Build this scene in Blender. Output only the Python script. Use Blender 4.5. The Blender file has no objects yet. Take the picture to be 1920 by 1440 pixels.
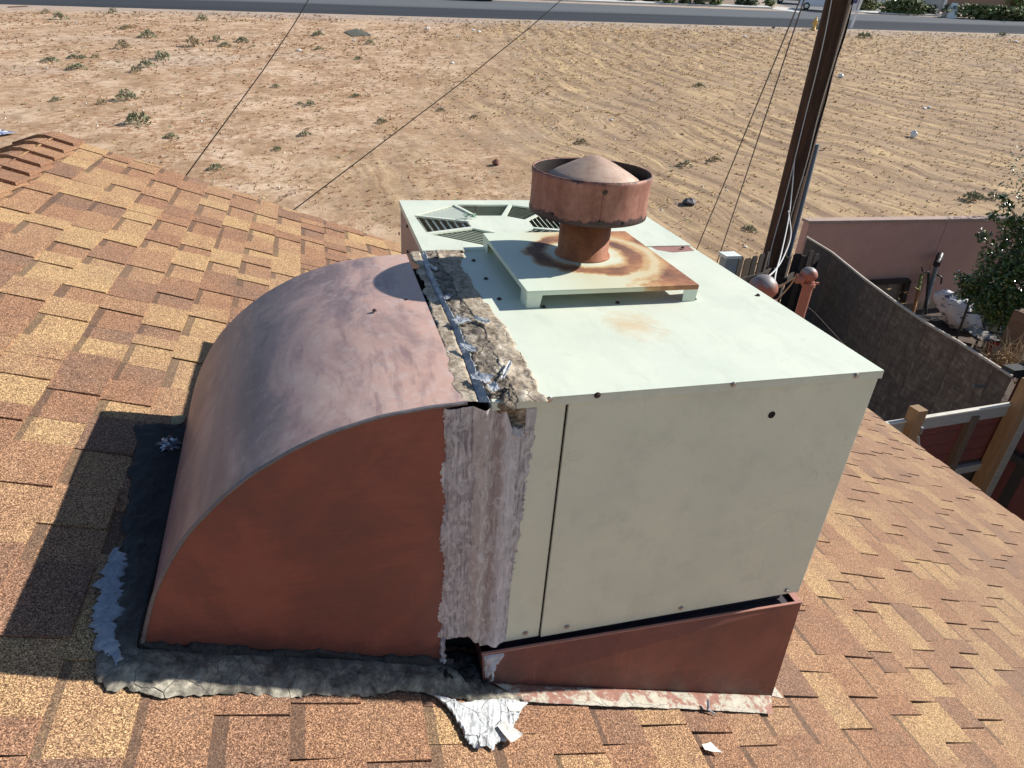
import bpy, bmesh, math, random
from mathutils import Vector, noise, Matrix
from mathutils.geometry import tessellate_polygon
random.seed(7)
SC = bpy.context.scene
COL = SC.collection

# ------------------------------------------------------------------ camera, world, sun, exposure
F_PX, YAW, PITCH, ROLL = 1259.0, 0.297, 0.503, 0.073       # focal length in pixels of a 1920 wide picture
CAM = Vector((-0.290, -1.062, 0.642))
_cy, _sy, _cp, _sp = math.cos(YAW), math.sin(YAW), math.cos(PITCH), math.sin(PITCH)
_f = Vector((_sy*_cp, _cy*_cp, -_sp)); _r = Vector((_cy, -_sy, 0)); _u = _r.cross(_f)
RIGHT = _r*math.cos(ROLL) + _u*math.sin(ROLL)
UP = -_r*math.sin(ROLL) + _u*math.cos(ROLL)
FWD = _f
cd = bpy.data.cameras.new('camera'); cam = bpy.data.objects.new('camera', cd); COL.objects.link(cam)
cd.sensor_width = 36.0; cd.lens = F_PX/1920*36.0; cd.clip_start = 0.05; cd.clip_end = 2000
cam.matrix_world = Matrix(((RIGHT.x, UP.x, -FWD.x, CAM.x), (RIGHT.y, UP.y, -FWD.y, CAM.y), (RIGHT.z, UP.z, -FWD.z, CAM.z), (0, 0, 0, 1)))
SC.camera = cam

SUN = Vector((1.0, 0.09, 0.68)).normalized()
w = bpy.data.worlds.new('World'); SC.world = w; w.use_nodes = True
nt = w.node_tree; nt.nodes.clear()
o_ = nt.nodes.new('ShaderNodeOutputWorld'); b_ = nt.nodes.new('ShaderNodeBackground'); s_ = nt.nodes.new('ShaderNodeTexSky')
s_.sky_type = 'NISHITA'; s_.sun_disc = False
s_.sun_elevation = math.asin(SUN.z); s_.sun_rotation = math.atan2(SUN.x, SUN.y)
s_.dust_density = 0.2; s_.ozone_density = 1.5; s_.altitude = 300
b_.inputs['Strength'].default_value = 0.080
nt.links.new(s_.outputs[0], b_.inputs['Color']); nt.links.new(b_.outputs[0], o_.inputs['Surface'])
sl = bpy.data.lights.new('sun', 'SUN'); sun = bpy.data.objects.new('sun', sl); COL.objects.link(sun)
sl.energy = 5.0; sl.angle = math.radians(0.53); sl.color = (1.0, 0.95, 0.87)
sun.rotation_euler = SUN.to_track_quat('Z', 'Y').to_euler()
vs = SC.view_settings
SC.display_settings.display_device = 'sRGB'
vs.view_transform = 'Standard'; vs.look = 'None'; vs.gamma = 1.0; vs.use_curve_mapping = False
vs.exposure = 0.5

# ------------------------------------------------------------------ measuring helpers (photo pixel -> point on a real plane)
def ray(px, py):
    return (RIGHT*((px-960)/F_PX) + UP*((720-py)/F_PX) + FWD)
def on_plane(px, py, n, c):
    d = ray(px, py); n = Vector(n); return CAM + d*((c - n.dot(CAM))/n.dot(d))
def proj(p):
    q = Vector(p)-CAM; z = q.dot(FWD); return (960+F_PX*q.dot(RIGHT)/z, 720-F_PX*q.dot(UP)/z, z)
GA, GB, G0 = 0.09, 0.05, -5.6
def gz(x, y): return G0 + GA*y + GB*x
def on_ground(px, py): return on_plane(px, py, (-GB, -GA, 1), G0)
RS, R0 = 0.345, -0.769
def zr(x): return R0 - RS*x                                 # top of the roof deck
def on_roof(px, py, up=0.011): return on_plane(px, py, (RS, 0, 1), R0+up)
def at_z(px, py, z): return on_plane(px, py, (0, 0, 1), z)
def at_y(px, py, y): return on_plane(px, py, (0, 1, 0), y)
def at_x(px, py, x): return on_plane(px, py, (1, 0, 0), x)
def fbm(x, y, z=0.0, o=4): return noise.fractal(Vector((x, y, z)), 0.9, 2.1, o)

# ------------------------------------------------------------------ node helpers
class M:
    def __init__(s, name):
        s.m = bpy.data.materials.new(name); s.m.use_nodes = True
        s.t = s.m.node_tree; s.t.nodes.clear()
        s.o = s.n('ShaderNodeOutputMaterial'); s.b = s.n('ShaderNodeBsdfPrincipled')
        s.t.links.new(s.b.outputs[0], s.o.inputs['Surface'])
        s._p = None; s._o = None
    def n(s, t): return s.t.nodes.new(t)
    def set(s, sock, v):
        if isinstance(v, bpy.types.NodeSocket): s.t.links.new(v, sock)
        elif isinstance(v, (tuple, list)) and len(v) == 3 and sock.type == 'RGBA': sock.default_value = (*v, 1)
        else: sock.default_value = v
    def pos(s):
        if not s._p: s._p = s.n('ShaderNodeNewGeometry').outputs['Position']
        return s._p
    def obj(s):
        if not s._o: s._o = s.n('ShaderNodeTexCoord').outputs['Object']
        return s._o
    def rnd(s): return s.n('ShaderNodeObjectInfo').outputs['Random']
    def attr(s, name, out='Color'):
        a = s.n('ShaderNodeAttribute'); a.attribute_name = name; return a.outputs[out]
    def mp(s, v, scale=(1, 1, 1), loc=(0, 0, 0), rot=(0, 0, 0)):
        a = s.n('ShaderNodeMapping'); s.t.links.new(v, a.inputs[0])
        a.inputs['Scale'].default_value = scale; a.inputs['Location'].default_value = loc; a.inputs['Rotation'].default_value = rot
        return a.outputs[0]
    def noise(s, v, scale, detail=4, rough=.6, dist=0, col=False):
        a = s.n('ShaderNodeTexNoise'); s.t.links.new(v, a.inputs['Vector'])
        a.inputs['Scale'].default_value = scale; a.inputs['Detail'].default_value = detail
        a.inputs['Roughness'].default_value = rough; a.inputs['Distortion'].default_value = dist
        return a.outputs['Color' if col else 'Fac']
    def vor(s, v, scale, out='Color', feat='F1', rnd=1):
        a = s.n('ShaderNodeTexVoronoi'); a.feature = feat; s.t.links.new(v, a.inputs['Vector'])
        a.inputs['Scale'].default_value = scale; a.inputs['Randomness'].default_value = rnd
        return a.outputs[out]
    def white(s, v):
        a = s.n('ShaderNodeTexWhiteNoise'); s.t.links.new(v, a.inputs['Vector']); return a.outputs['Value']
    def wave(s, v, scale, dist=0, detail=2):
        a = s.n('ShaderNodeTexWave'); s.t.links.new(v, a.inputs['Vector']); a.inputs['Scale'].default_value = scale
        a.inputs['Distortion'].default_value = dist; a.inputs['Detail'].default_value = detail; return a.outputs['Fac']
    def ramp(s, f, stops, interp='LINEAR'):
        a = s.n('ShaderNodeValToRGB'); s.set(a.inputs[0], f); e = a.color_ramp.elements; a.color_ramp.interpolation = interp
        while len(e) < len(stops): e.new(.5)
        for i, (p, c) in enumerate(stops):
            e[i].position = p; e[i].color = (*c, 1) if isinstance(c, (tuple, list)) else (c, c, c, 1)
        return a.outputs[0]
    def mr(s, f, a0, a1, b0=0, b1=1):
        a = s.n('ShaderNodeMapRange'); s.set(a.inputs[0], f)
        for i, v in enumerate((a0, a1, b0, b1)): s.set(a.inputs[i+1], v)
        return a.outputs[0]
    def mix(s, f, a, b, mode='MIX'):
        m = s.n('ShaderNodeMix'); m.data_type = 'RGBA'; m.blend_type = mode
        s.set(m.inputs[0], f); s.set(m.inputs[6], a); s.set(m.inputs[7], b); return m.outputs[2]
    def ma(s, op, a, b=0.0, c=0.0, clamp=False):
        m = s.n('ShaderNodeMath'); m.operation = op; m.use_clamp = clamp
        s.set(m.inputs[0], a); s.set(m.inputs[1], b); s.set(m.inputs[2], c); return m.outputs[0]
    def sep(s, v):
        a = s.n('ShaderNodeSeparateXYZ'); s.t.links.new(v, a.inputs[0]); return a.outputs
    def comb(s, x, y, z):
        a = s.n('ShaderNodeCombineXYZ')
        for i, v in enumerate((x, y, z)): s.set(a.inputs[i], v)
        return a.outputs[0]
    def length(s, v):
        a = s.n('ShaderNodeVectorMath'); a.operation = 'LENGTH'; s.t.links.new(v, a.inputs[0]); return a.outputs['Value']
    def fin(s, col, rough=.7, metal=0, bump=None, bs=.3, bd=.01, spec=.5):
        s.set(s.b.inputs['Base Color'], col); s.set(s.b.inputs['Roughness'], rough); s.set(s.b.inputs['Metallic'], metal)
        s.b.inputs['Specular IOR Level'].default_value = spec
        if bump is not None:
            b = s.n('ShaderNodeBump'); b.inputs['Strength'].default_value = bs; b.inputs['Distance'].default_value = bd
            s.t.links.new(bump, b.inputs['Height']); s.t.links.new(b.outputs[0], s.b.inputs['Normal'])
        return s.m
MC = {}
def plain(name, col, rough=.7, metal=0, var=.25, scale=20, bump=0.0, spec=.4, stretch=(1, 1, 1)):
    """a painted / weathered surface: base colour broken up by two noises, with fine relief"""
    if name in MC: return MC[name]
    m = M(name); p = m.mp(m.obj(), stretch)
    n1 = m.noise(p, scale, 5, .65); n2 = m.noise(p, scale*6, 3, .6)
    f = m.ma('ADD', m.ma('MULTIPLY', n1, .65), m.ma('MULTIPLY', n2, .35))
    d = tuple(c*(1-var) for c in col); l = tuple(min(1, c*(1+var)) for c in col)
    c = m.ramp(f, [(.3, d), (.5, col), (.72, l)])
    MC[name] = m.fin(c, rough, metal, n2 if bump else None, bump, .004, spec)
    return MC[name]

# ------------------------------------------------------------------ mesh helpers
class MB:
    def __init__(s): s.v = []; s.f = []; s.mi = []; s.smooth = []; s.tint = []
    def add(s, vs, fs, mi=0, sm=False, tint=None):
        o = len(s.v); s.v += [tuple(v) for v in vs]
        for f in fs:
            s.f.append([i+o for i in f]); s.mi.append(mi); s.smooth.append(sm)
            if tint is not None: s.tint.append(tint)
        return s
    def box(s, lo, hi, mi=0):
        x0, y0, z0 = lo; x1, y1, z1 = hi
        return s.hexa([(x0,y0,z0),(x1,y0,z0),(x1,y1,z0),(x0,y1,z0),(x0,y0,z1),(x1,y0,z1),(x1,y1,z1),(x0,y1,z1)], mi)
    def hexa(s, c, mi=0, tint=None):
        return s.add(c, [(0,3,2,1),(4,5,6,7),(0,1,5,4),(1,2,6,5),(2,3,7,6),(3,0,4,7)], mi, False, tint)
    def beam(s, a, b, wd, th, mi=0, up=(0, 0, 1), taper=1.0):
        a = Vector(a); b = Vector(b); d = (b-a).normalized(); up = Vector(up)
        if abs(d.dot(up)) > .97: up = Vector((1, 0, 0))
        r = d.cross(up).normalized(); u = r.cross(d)
        c = []
        for p, k in ((a, 1), (b, taper)):
            for i, j in ((-1,-1),(1,-1),(1,1),(-1,1)): c.append(p + r*wd/2*i*k + u*th/2*j*k)
        return s.hexa([c[0],c[1],c[2],c[3],c[4],c[5],c[6],c[7]], mi)
    def tube(s, pts, r, n=10, mi=0, cap=True, sm=True):
        pts = [Vector(p) for p in pts]; rs = r if isinstance(r, (list, tuple)) else [r]*len(pts)
        prev = None; rings = []
        for i, p in enumerate(pts):
            d = (pts[min(i+1, len(pts)-1)]-pts[max(i-1, 0)]).normalized()
            if prev is None: a = d.orthogonal().normalized()
            else: a = (prev - d*prev.dot(d)).normalized()
            prev = a; b = d.cross(a)
            rings.append([p + (a*math.cos(t)+b*math.sin(t))*rs[i] for t in [2*math.pi*k/n for k in range(n)]])
        vs = [v for r_ in rings for v in r_]; fs = []
        for i in range(len(pts)-1):
            for k in range(n):
                k2 = (k+1) % n; fs.append((i*n+k, i*n+k2, (i+1)*n+k2, (i+1)*n+k))
        s.add(vs, fs, mi, sm)
        if cap:
            s.add(rings[0], [tuple(range(n))[::-1]], mi); s.add(rings[-1], [tuple(range(n))], mi)
        return s
    def lathe(s, c, prof, n=48, mi=0, sm=True, wob=0):
        c = Vector(c); vs = []; fs = []
        for j, (r, z) in enumerate(prof):
            for k in range(n):
                t = 2*math.pi*k/n; rr = r*(1+wob*math.sin(3*t+1)+wob*.6*math.sin(7*t))
                vs.append(c+Vector((rr*math.cos(t), rr*math.sin(t), z)))
        for j in range(len(prof)-1):
            for k in range(n):
                k2 = (k+1) % n; fs.append((j*n+k, j*n+k2, (j+1)*n+k2, (j+1)*n+k))
        return s.add(vs, fs, mi, sm)
    def grid(s, P, n, m, mi=0, sm=True):
        vs = [P(i/n, j/m) for i in range(n+1) for j in range(m+1)]
        fs = [(i*(m+1)+j, (i+1)*(m+1)+j, (i+1)*(m+1)+j+1, i*(m+1)+j+1) for i in range(n) for j in range(m)]
        return s.add(vs, fs, mi, sm)
    def build(s, name, mats, parent=None, bevel=0, loc=None):
        me = bpy.data.meshes.new(name)
        org = Vector(loc) if loc is not None else (Vector(parent.get('_org', (0,0,0))) if parent else Vector((0,0,0)))
        me.from_pydata([tuple(Vector(v)-org) for v in s.v], [], s.f)
        if not isinstance(mats, (list, tuple)): mats = [mats]
        for m in mats: me.materials.append(m)
        me.polygons.foreach_set('material_index', s.mi); me.polygons.foreach_set('use_smooth', s.smooth)
        if s.tint:
            a = me.color_attributes.new('tint', 'FLOAT_COLOR', 'CORNER'); buf = []
            for p, t in zip(me.polygons, s.tint): buf += list(t)*p.loop_total
            a.data.foreach_set('color', buf)
        me.update()
        if bevel:
            bm = bmesh.new(); bm.from_mesh(me)
            es = [e for e in bm.edges if len(e.link_faces) == 2 and e.calc_face_angle(0) > .6]
            bmesh.ops.bevel(bm, geom=es, offset=bevel, segments=2, affect='EDGES', profile=.6, clamp_overlap=True)
            bm.to_mesh(me); bm.free()
        o = bpy.data.objects.new(name, me); COL.objects.link(o)
        if parent:
            o.parent = parent; po = Vector(parent.get('_org', (0,0,0))); o.location = org-po
            o['_org'] = tuple(org)
        else:
            o.location = org; o['_org'] = tuple(org)
        return o
def tag(o, label=None, cat=None, group=None, kind=None):
    if label: o['label'] = label
    if cat: o['category'] = cat
    if group: o['group'] = group
    if kind: o['kind'] = kind
    return o
def thing(name, label, cat, loc=(0,0,0), group=None):
    o = bpy.data.objects.new(name, None); COL.objects.link(o); o.location = loc; o['_org'] = tuple(loc)
    o.empty_display_size = .1
    return tag(o, label, cat, group)
def resample(pts, n):
    pts = [Vector(p) for p in pts]; L = [0]
    for a, b in zip(pts, pts[1:]): L.append(L[-1]+(b-a).length)
    out = []; j = 0
    for i in range(n+1):
        t = L[-1]*i/n
        while j < len(L)-2 and L[j+1] < t: j += 1
        k = (t-L[j])/max(1e-9, L[j+1]-L[j]); out.append(pts[j].lerp(pts[j+1], k))
    return out
def loft(mb, A, B, n, m, nrm, h, jag=(0, 0), jf=40, rf=60, rough=.3, seed=0, mi=0, edge=.12, drop=.002, thick=None):
    """lumpy coat of mastic between two polylines A and B, lifted by h along nrm, ragged at both edges"""
    A = resample(A, n); B = resample(B, n); nrm = Vector(nrm).normalized()
    def P(t, s_):
        i = min(n, round(t*n)); a = A[i]; b = B[i]; d = (b-a); L = max(d.length, 1e-6); d = d/L
        a = a + d*jag[0]*fbm(a.x*jf, a.y*jf+a.z*jf, seed); b = b + d*jag[1]*(fbm(b.x*jf, b.y*jf+b.z*jf, seed+9)+.3*fbm(b.x*jf*4, b.y*jf*4+b.z*jf, seed+5))
        p = a.lerp(b, s_); q = p*rf
        e = min(1, min(s_, 1-s_)/edge, min(t, 1-t)*n/3+.0)
        hh = h*(1 if not thick else thick(t, s_))*(.75+rough*1.6*fbm(q.x, q.y, q.z+seed)+rough*.5*fbm(q.x*3.3, q.y*3.3, q.z+seed+3, 3))
        return p + nrm*(max(hh, .0006)*math.sqrt(max(e, 0)) - drop*(1-e))
    return mb.grid(P, n, m, mi)

# ================================================================== MATERIALS
def mat_shingle():
    m = M('asphalt_shingle'); p = m.pos(); t = m.attr('tint')
    s = m.sep(p)
    # blended colour drops along the strip: warped coarse noise, long across the slope
    n1 = m.noise(m.mp(p, (1, .8, 1)), 5.5, 3, .55)
    gold = (.370, .250, .135); rust = (.258, .146, .092); brown = (.200, .124, .088)
    f = m.ma('ADD', m.ma('MULTIPLY', m.sep(t)[0], .56), m.ma('MULTIPLY', n1, .48))
    base = m.ramp(f, [(.22, brown), (.38, rust), (.60, (.300, .184, .112)), (.80, gold)])
    # granules: a grain of separate stones, each its own colour
    g = m.vor(p, 700, 'Color'); gs = m.sep(g)
    g2 = m.vor(p, 380, 'Color'); gv = m.ma('ADD', m.ma('MULTIPLY', gs[0], .72), m.ma('MULTIPLY', m.sep(g2)[1], .38))
    k = m.ramp(gv, [(.14, (.22, .17, .16)), (.36, (.55, .49, .46)), (.58, (1.02, .97, .93)), (.80, (1.8, 1.75, 1.65)), (.95, (2.9, 2.9, 2.7))])
    c = m.mix(1, base, k, 'MULTIPLY')
    c = m.mix(m.mr(m.noise(p, 38, 4, .7), .55, .68, 0, .4), c, (.16, .10, .075)); sh = m.sep(t)[1]                                        # the dark granule band printed at the head of the lower layer
    c = m.mix(m.ma('MULTIPLY', sh, .62), c, (.085, .062, .05))
    # age: faint grey wash and scuffs
    w_ = m.noise(p, 1.6, 5, .7); c = m.mix(m.mr(w_, .45, .8, 0, .28), c, (.27, .205, .16))
    far = m.mr(s[0], .9, 3.2, 0, .42); c = m.mix(far, c, m.mix(m.noise(m.mp(p, (2.2, .5, 1)), 3, 4, .6), (.215, .142, .102), (.345, .235, .155)))
    h = m.ma('ADD', m.sep(g)[0], m.ma('MULTIPLY', w_, .4))
    return m.fin(c, .92, 0, h, .75, .0016, .2)
def mat_unit(name='cream_green_enamel', rust=False, sc=1.0):
    m = M(name); p = m.obj(); q = m.pos()
    n = m.noise(q, 3.2, 6, .62); n2 = m.noise(m.mp(q, (1, .35, 1)), 11, 6, .72)
    base = m.mix(m.mr(n, .35, .7), (.690, .728, .600), (.590, .642, .535))
    base = m.mix(m.mr(n2, .50, .72, 0, .5), base, (.50, .54, .45))
    # scuffs: thin curved scratches
    v = m.vor(m.mp(m.noise(q, 2, 2, .5, col=True), (6, 6, 6)), 2.2, 'Distance', 'DISTANCE_TO_EDGE')
    scr = m.ma('MULTIPLY', m.mr(v, .0, .014, .26, 0), m.mr(m.noise(q, 5, 2, .5), .54, .62))
    base = m.mix(scr, base, (.27, .29, .25))
    # drifted dirt speckle
    d = m.noise(q, 160, 2, .8); base = m.mix(m.mr(d, .66, .74, 0, .25), base, (.30, .27, .20))
    if rust == 'lid':                                       # a faint rust bloom in front of the flue plate
        s = m.sep(q)
        dx = m.ma('SUBTRACT', s[0], .425); dy = m.ma('MULTIPLY', m.ma('SUBTRACT', s[1], .30), .8)
        r = m.ma('SQRT', m.ma('ADD', m.ma('MULTIPLY', dx, dx), m.ma('MULTIPLY', dy, dy)))
        r = m.ma('ADD', r, m.mr(m.noise(q, 22, 4, .7), .3, .7, -.035, .035))
        base = m.mix(m.mr(r, .0, .085, .55, 0), base, (.60, .36, .13))
    return m.fin(base, .48, 0, n, .12, .02, .45)
def mat_plate():
    m = M('rusted_enamel'); q = m.pos(); s = m.sep(q)
    dx = m.ma('SUBTRACT', s[0], .43); dy = m.ma('SUBTRACT', s[1], .692)
    r = m.ma('SQRT', m.ma('ADD', m.ma('MULTIPLY', dx, dx), m.ma('MULTIPLY', dy, dy)))
    n = m.noise(q, 14, 6, .7); nb = m.noise(q, 5, 4, .6)
    rr = m.ma('ADD', r, m.ma('ADD', m.mr(nb, .25, .75, -.022, .022), m.mr(n, .25, .75, -.012, .012)))
    base = m.mix(n, (.67, .73, .60), (.60, .66, .52))
    ring = m.ma('MULTIPLY', m.mr(rr, .100, .135), m.mr(rr, .185, .165))
    right = m.mr(m.ma('ADD', m.ma('ADD', dx, m.ma('MULTIPLY', m.ma('ABSOLUTE', dy), .28)), m.mr(n, .25, .75, -.07, .07)), .10, .185)
    back = m.ma('MULTIPLY', m.mr(m.ma('ADD', dy, m.mr(nb, .3, .7, -.05, .05)), .10, .15), m.mr(dx, -.10, .0))
    gap = m.ma('MULTIPLY', m.mr(rr, .165, .20, 0, 1), m.mr(rr, .215, .25, 1, 0))
    edge_r = m.ma('MULTIPLY', m.ma('MAXIMUM', right, back), m.ma('SUBTRACT', 1.0, m.ma('MULTIPLY', gap, .75)))
    near = m.mr(rr, .085, .105)                              # bare paint collar right round the pipe
    rust = m.ma('MULTIPLY', m.ma('MAXIMUM', ring, edge_r), near)
    rc = m.ramp(m.noise(q, 11, 5, .65), [(.3, (.16, .07, .045)), (.46, (.32, .14, .07)), (.60, (.46, .22, .10)), (.76, (.56, .31, .15))])
    darkring = m.ma('MULTIPLY', ring, m.mr(m.noise(q, 7, 3, .6), .38, .6)); rc = m.mix(m.ma('MULTIPLY', darkring, .7), rc, (.10, .052, .045))
    halo = m.ma('MULTIPLY', m.mr(rr, .07, .13), m.mr(dx, -.17, -.05))
    base = m.mix(m.ma('MULTIPLY', halo, .35), base, (.62, .47, .22))
    c = m.mix(m.mr(rust, .0, .45), base, (.60, .42, .20)); c = m.mix(m.mr(rust, .25, .9), c, rc)
    return m.fin(c, m.mr(rust, 0, 1, .45, .75), 0, n, .25, .004, .4)
def mat_rustpipe(name, cols, zdark=None, rough=.62, stretch=(1, 1, .35)):
    m = M(name); q = m.pos(); n = m.noise(m.mp(q, stretch), 16, 6, .68); n2 = m.noise(q, 70, 3, .6)
    c = m.ramp(m.ma('ADD', m.ma('MULTIPLY', n, .7), m.ma('MULTIPLY', n2, .3)), cols)
    if zdark:                                                # scorched band: (z where it starts, depth, from above?)
        for z0, d, sg in zdark:
            z = m.sep(q)[2]; e = m.ma('ADD', z, m.mr(m.noise(q, 26, 4, .7), .25, .75, -.012, .012))
            f = m.mr(e, z0+sg*d, z0, 1, 0) if sg > 0 else m.mr(e, z0-d, z0, 0, 1)
            c = m.mix(m.ma('MULTIPLY', f, .88) if sg < 0 else m.ma('MULTIPLY', m.mr(e, z0, z0+d, 1, 0), .9), c, (.038, .028, .030))
    return m.fin(c, rough, .15, n2, .25, .002, .4)
def mat_duct_side():
    m = M('barn_red_paint'); q = m.pos()
    # brush strokes run in long shallow arcs
    d = m.noise(q, 1.1, 2, .5, col=True)
    wv = m.mix(.03, m.mp(q, (1, 1, 1)), d, 'ADD')
    st = m.noise(m.mp(wv, (2.5, 1, 42), rot=(0, .22, 0)), 3, 4, .65); bl = m.noise(q, 4.2, 6, .68, .5); st2 = m.noise(m.mp(q, (60, 1, 2.5)), 2.2, 3, .6)
    c = m.ramp(m.ma('ADD', m.ma('MULTIPLY', st, .17), m.ma('MULTIPLY', bl, .83)), [(.30, (.13, .056, .046)), (.47, (.200, .068, .053)), (.54, (.238, .078, .058)), (.70, (.27, .098, .072))])
    c = m.mix(m.mr(m.noise(q, 2.6, 5, .65, .8), .50, .68, 0, .5), c, (.135, .058, .052))
    s = m.sep(q)
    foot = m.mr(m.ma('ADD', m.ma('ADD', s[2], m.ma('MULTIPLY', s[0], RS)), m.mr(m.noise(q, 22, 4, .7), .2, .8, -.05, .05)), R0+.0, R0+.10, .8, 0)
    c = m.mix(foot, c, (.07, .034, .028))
    c = m.mix(m.ma('MULTIPLY', m.mr(st2, .60, .72, 0, .22), m.mr(s[2], -.62, -.45, 1, 0)), c, (.42, .20, .16))
    sp = m.vor(q, 45, 'Distance'); c = m.mix(m.mr(sp, .03, .06, .5, 0), c, (.06, .03, .03))
    return m.fin(c, .5, 0, m.ma('ADD', st, m.ma('MULTIPLY', bl, .5)), .25, .003, .4)
def mat_duct_top():
    m = M('faded_mauve_paint'); q = m.pos(); s = m.sep(q)
    n = m.noise(m.mp(q, (1, .55, 1)), 4.2, 6, .68, .6); n2 = m.noise(q, 26, 5, .7, .8); n3 = m.noise(m.mp(q, (3, .6, 3)), 12, 4, .6)
    c = m.ramp(n, [(.38, (.205, .145, .145)), (.46, (.31, .215, .205)), (.53, (.42, .275, .245)), (.62, (.49, .365, .325))])
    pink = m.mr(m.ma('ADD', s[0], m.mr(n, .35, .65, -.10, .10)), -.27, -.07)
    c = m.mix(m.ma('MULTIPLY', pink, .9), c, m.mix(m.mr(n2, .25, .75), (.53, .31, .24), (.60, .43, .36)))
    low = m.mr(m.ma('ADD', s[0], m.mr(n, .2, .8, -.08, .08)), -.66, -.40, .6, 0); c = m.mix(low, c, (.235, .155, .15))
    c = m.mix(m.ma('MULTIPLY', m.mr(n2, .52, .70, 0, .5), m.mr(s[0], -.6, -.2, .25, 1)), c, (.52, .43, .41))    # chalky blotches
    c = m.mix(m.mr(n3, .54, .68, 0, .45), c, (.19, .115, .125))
    dark = m.ma('MULTIPLY', m.mr(s[0], -.40, -.30, 1, 0), m.mr(m.noise(m.mp(q, (1, .4, 1)), 5, 3), .45, .6)); c = m.mix(m.ma('MULTIPLY', dark, .55), c, (.12, .085, .11))  # patchy dark zone, paints the dome's turn into shade
    v = m.vor(m.mp(m.mix(.02, q, m.noise(q, 9, 2, .5, col=True), 'ADD'), (1, .8, 1)), 16, 'Distance', 'DISTANCE_TO_EDGE')
    ringm = m.ma('MULTIPLY', m.mr(v, .0, .05, .5, 0), m.mr(n2, .52, .60)); c = m.mix(m.ma('MULTIPLY', ringm, .35), c, (.52, .43, .40))  # dried water rims
    return m.fin(c, .42, .0, m.ma('ADD', n, m.ma('MULTIPLY', n2, .2)), .10, .02, .5)
def mat_mastic(name, stops, rough=.8, sc=26, bd=.006, crack=.6, tar=None):
    m = M(name); q = m.pos(); n = m.noise(q, sc, 7, .72, .5); n2 = m.noise(q, sc*5, 4, .7)
    f = m.ma('ADD', m.ma('MULTIPLY', n, .7), m.ma('MULTIPLY', n2, .3))
    c = m.ramp(f, stops)
    wq = m.mix(.06, q, m.noise(q, 11, 3, .6, col=True), 'ADD')
    v = m.vor(wq, 15, 'Distance', 'DISTANCE_TO_EDGE')
    cr = m.ma('MULTIPLY', m.mr(v, 0, .022, crack, 0), m.mr(n, .42, .6)); c = m.mix(cr, c, (.03, .027, .024))
    if tar:  # bands by position: real tar, plus shade painted on the skirt
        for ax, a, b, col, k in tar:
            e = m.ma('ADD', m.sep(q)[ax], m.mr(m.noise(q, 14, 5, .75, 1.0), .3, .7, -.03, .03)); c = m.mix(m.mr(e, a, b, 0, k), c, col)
    return m.fin(c, rough, 0, m.ma('SUBTRACT', f, cr), .8, bd, .35)
MSH = mat_shingle(); MU = mat_unit(rust='lid'); MUF = mat_unit('cream_green_side'); MPL = mat_plate()
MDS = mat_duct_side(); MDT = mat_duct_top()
M_SEAL = mat_mastic('weathered_tan_sealant', [(.36, (.11, .085, .06)), (.45, (.29, .23, .165)), (.53, (.44, .365, .275)), (.63, (.62, .56, .46))])
M_SEALD = mat_mastic('crusted_dark_sealant', [(.38, (.045, .038, .03)), (.47, (.16, .13, .10)), (.54, (.31, .26, .20)), (.64, (.52, .48, .42))], sc=30, bd=.012)
M_FOIL = mat_mastic('grey_aluminium_coating', [(.36, (.16, .17, .20)), (.48, (.30, .325, .365)), (.62, (.52, .54, .57))], .5, 30, .004, .5)
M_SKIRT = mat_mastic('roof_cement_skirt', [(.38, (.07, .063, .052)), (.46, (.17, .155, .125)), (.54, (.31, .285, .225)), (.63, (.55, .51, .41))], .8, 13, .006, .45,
                     tar=[(1, -.050, -.008, (.062, .060, .058), .75), (1, .05, .35, (.035, .034, .033), .9)])  # first band paints the duct's shade at its foot, second is tar
M_BLUE = mat_mastic('grey_silver_coating', [(.3, (.22, .25, .29)), (.5, (.34, .38, .43)), (.7, (.48, .52, .57))], .6, 24, .005, .35)
M_WHITE = mat_mastic('peeling_white_coating', [(.36, (.26, .27, .27)), (.45, (.46, .48, .49)), (.54, (.60, .62, .63)), (.66, (.70, .71, .70))], .6, 40, .008, .8)
M_TAR = mat_mastic('black_roof_tar', [(.3, (.012, .012, .012)), (.6, (.035, .034, .034)), (.8, (.09, .09, .09))], .45, 30, .008, .4)
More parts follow.
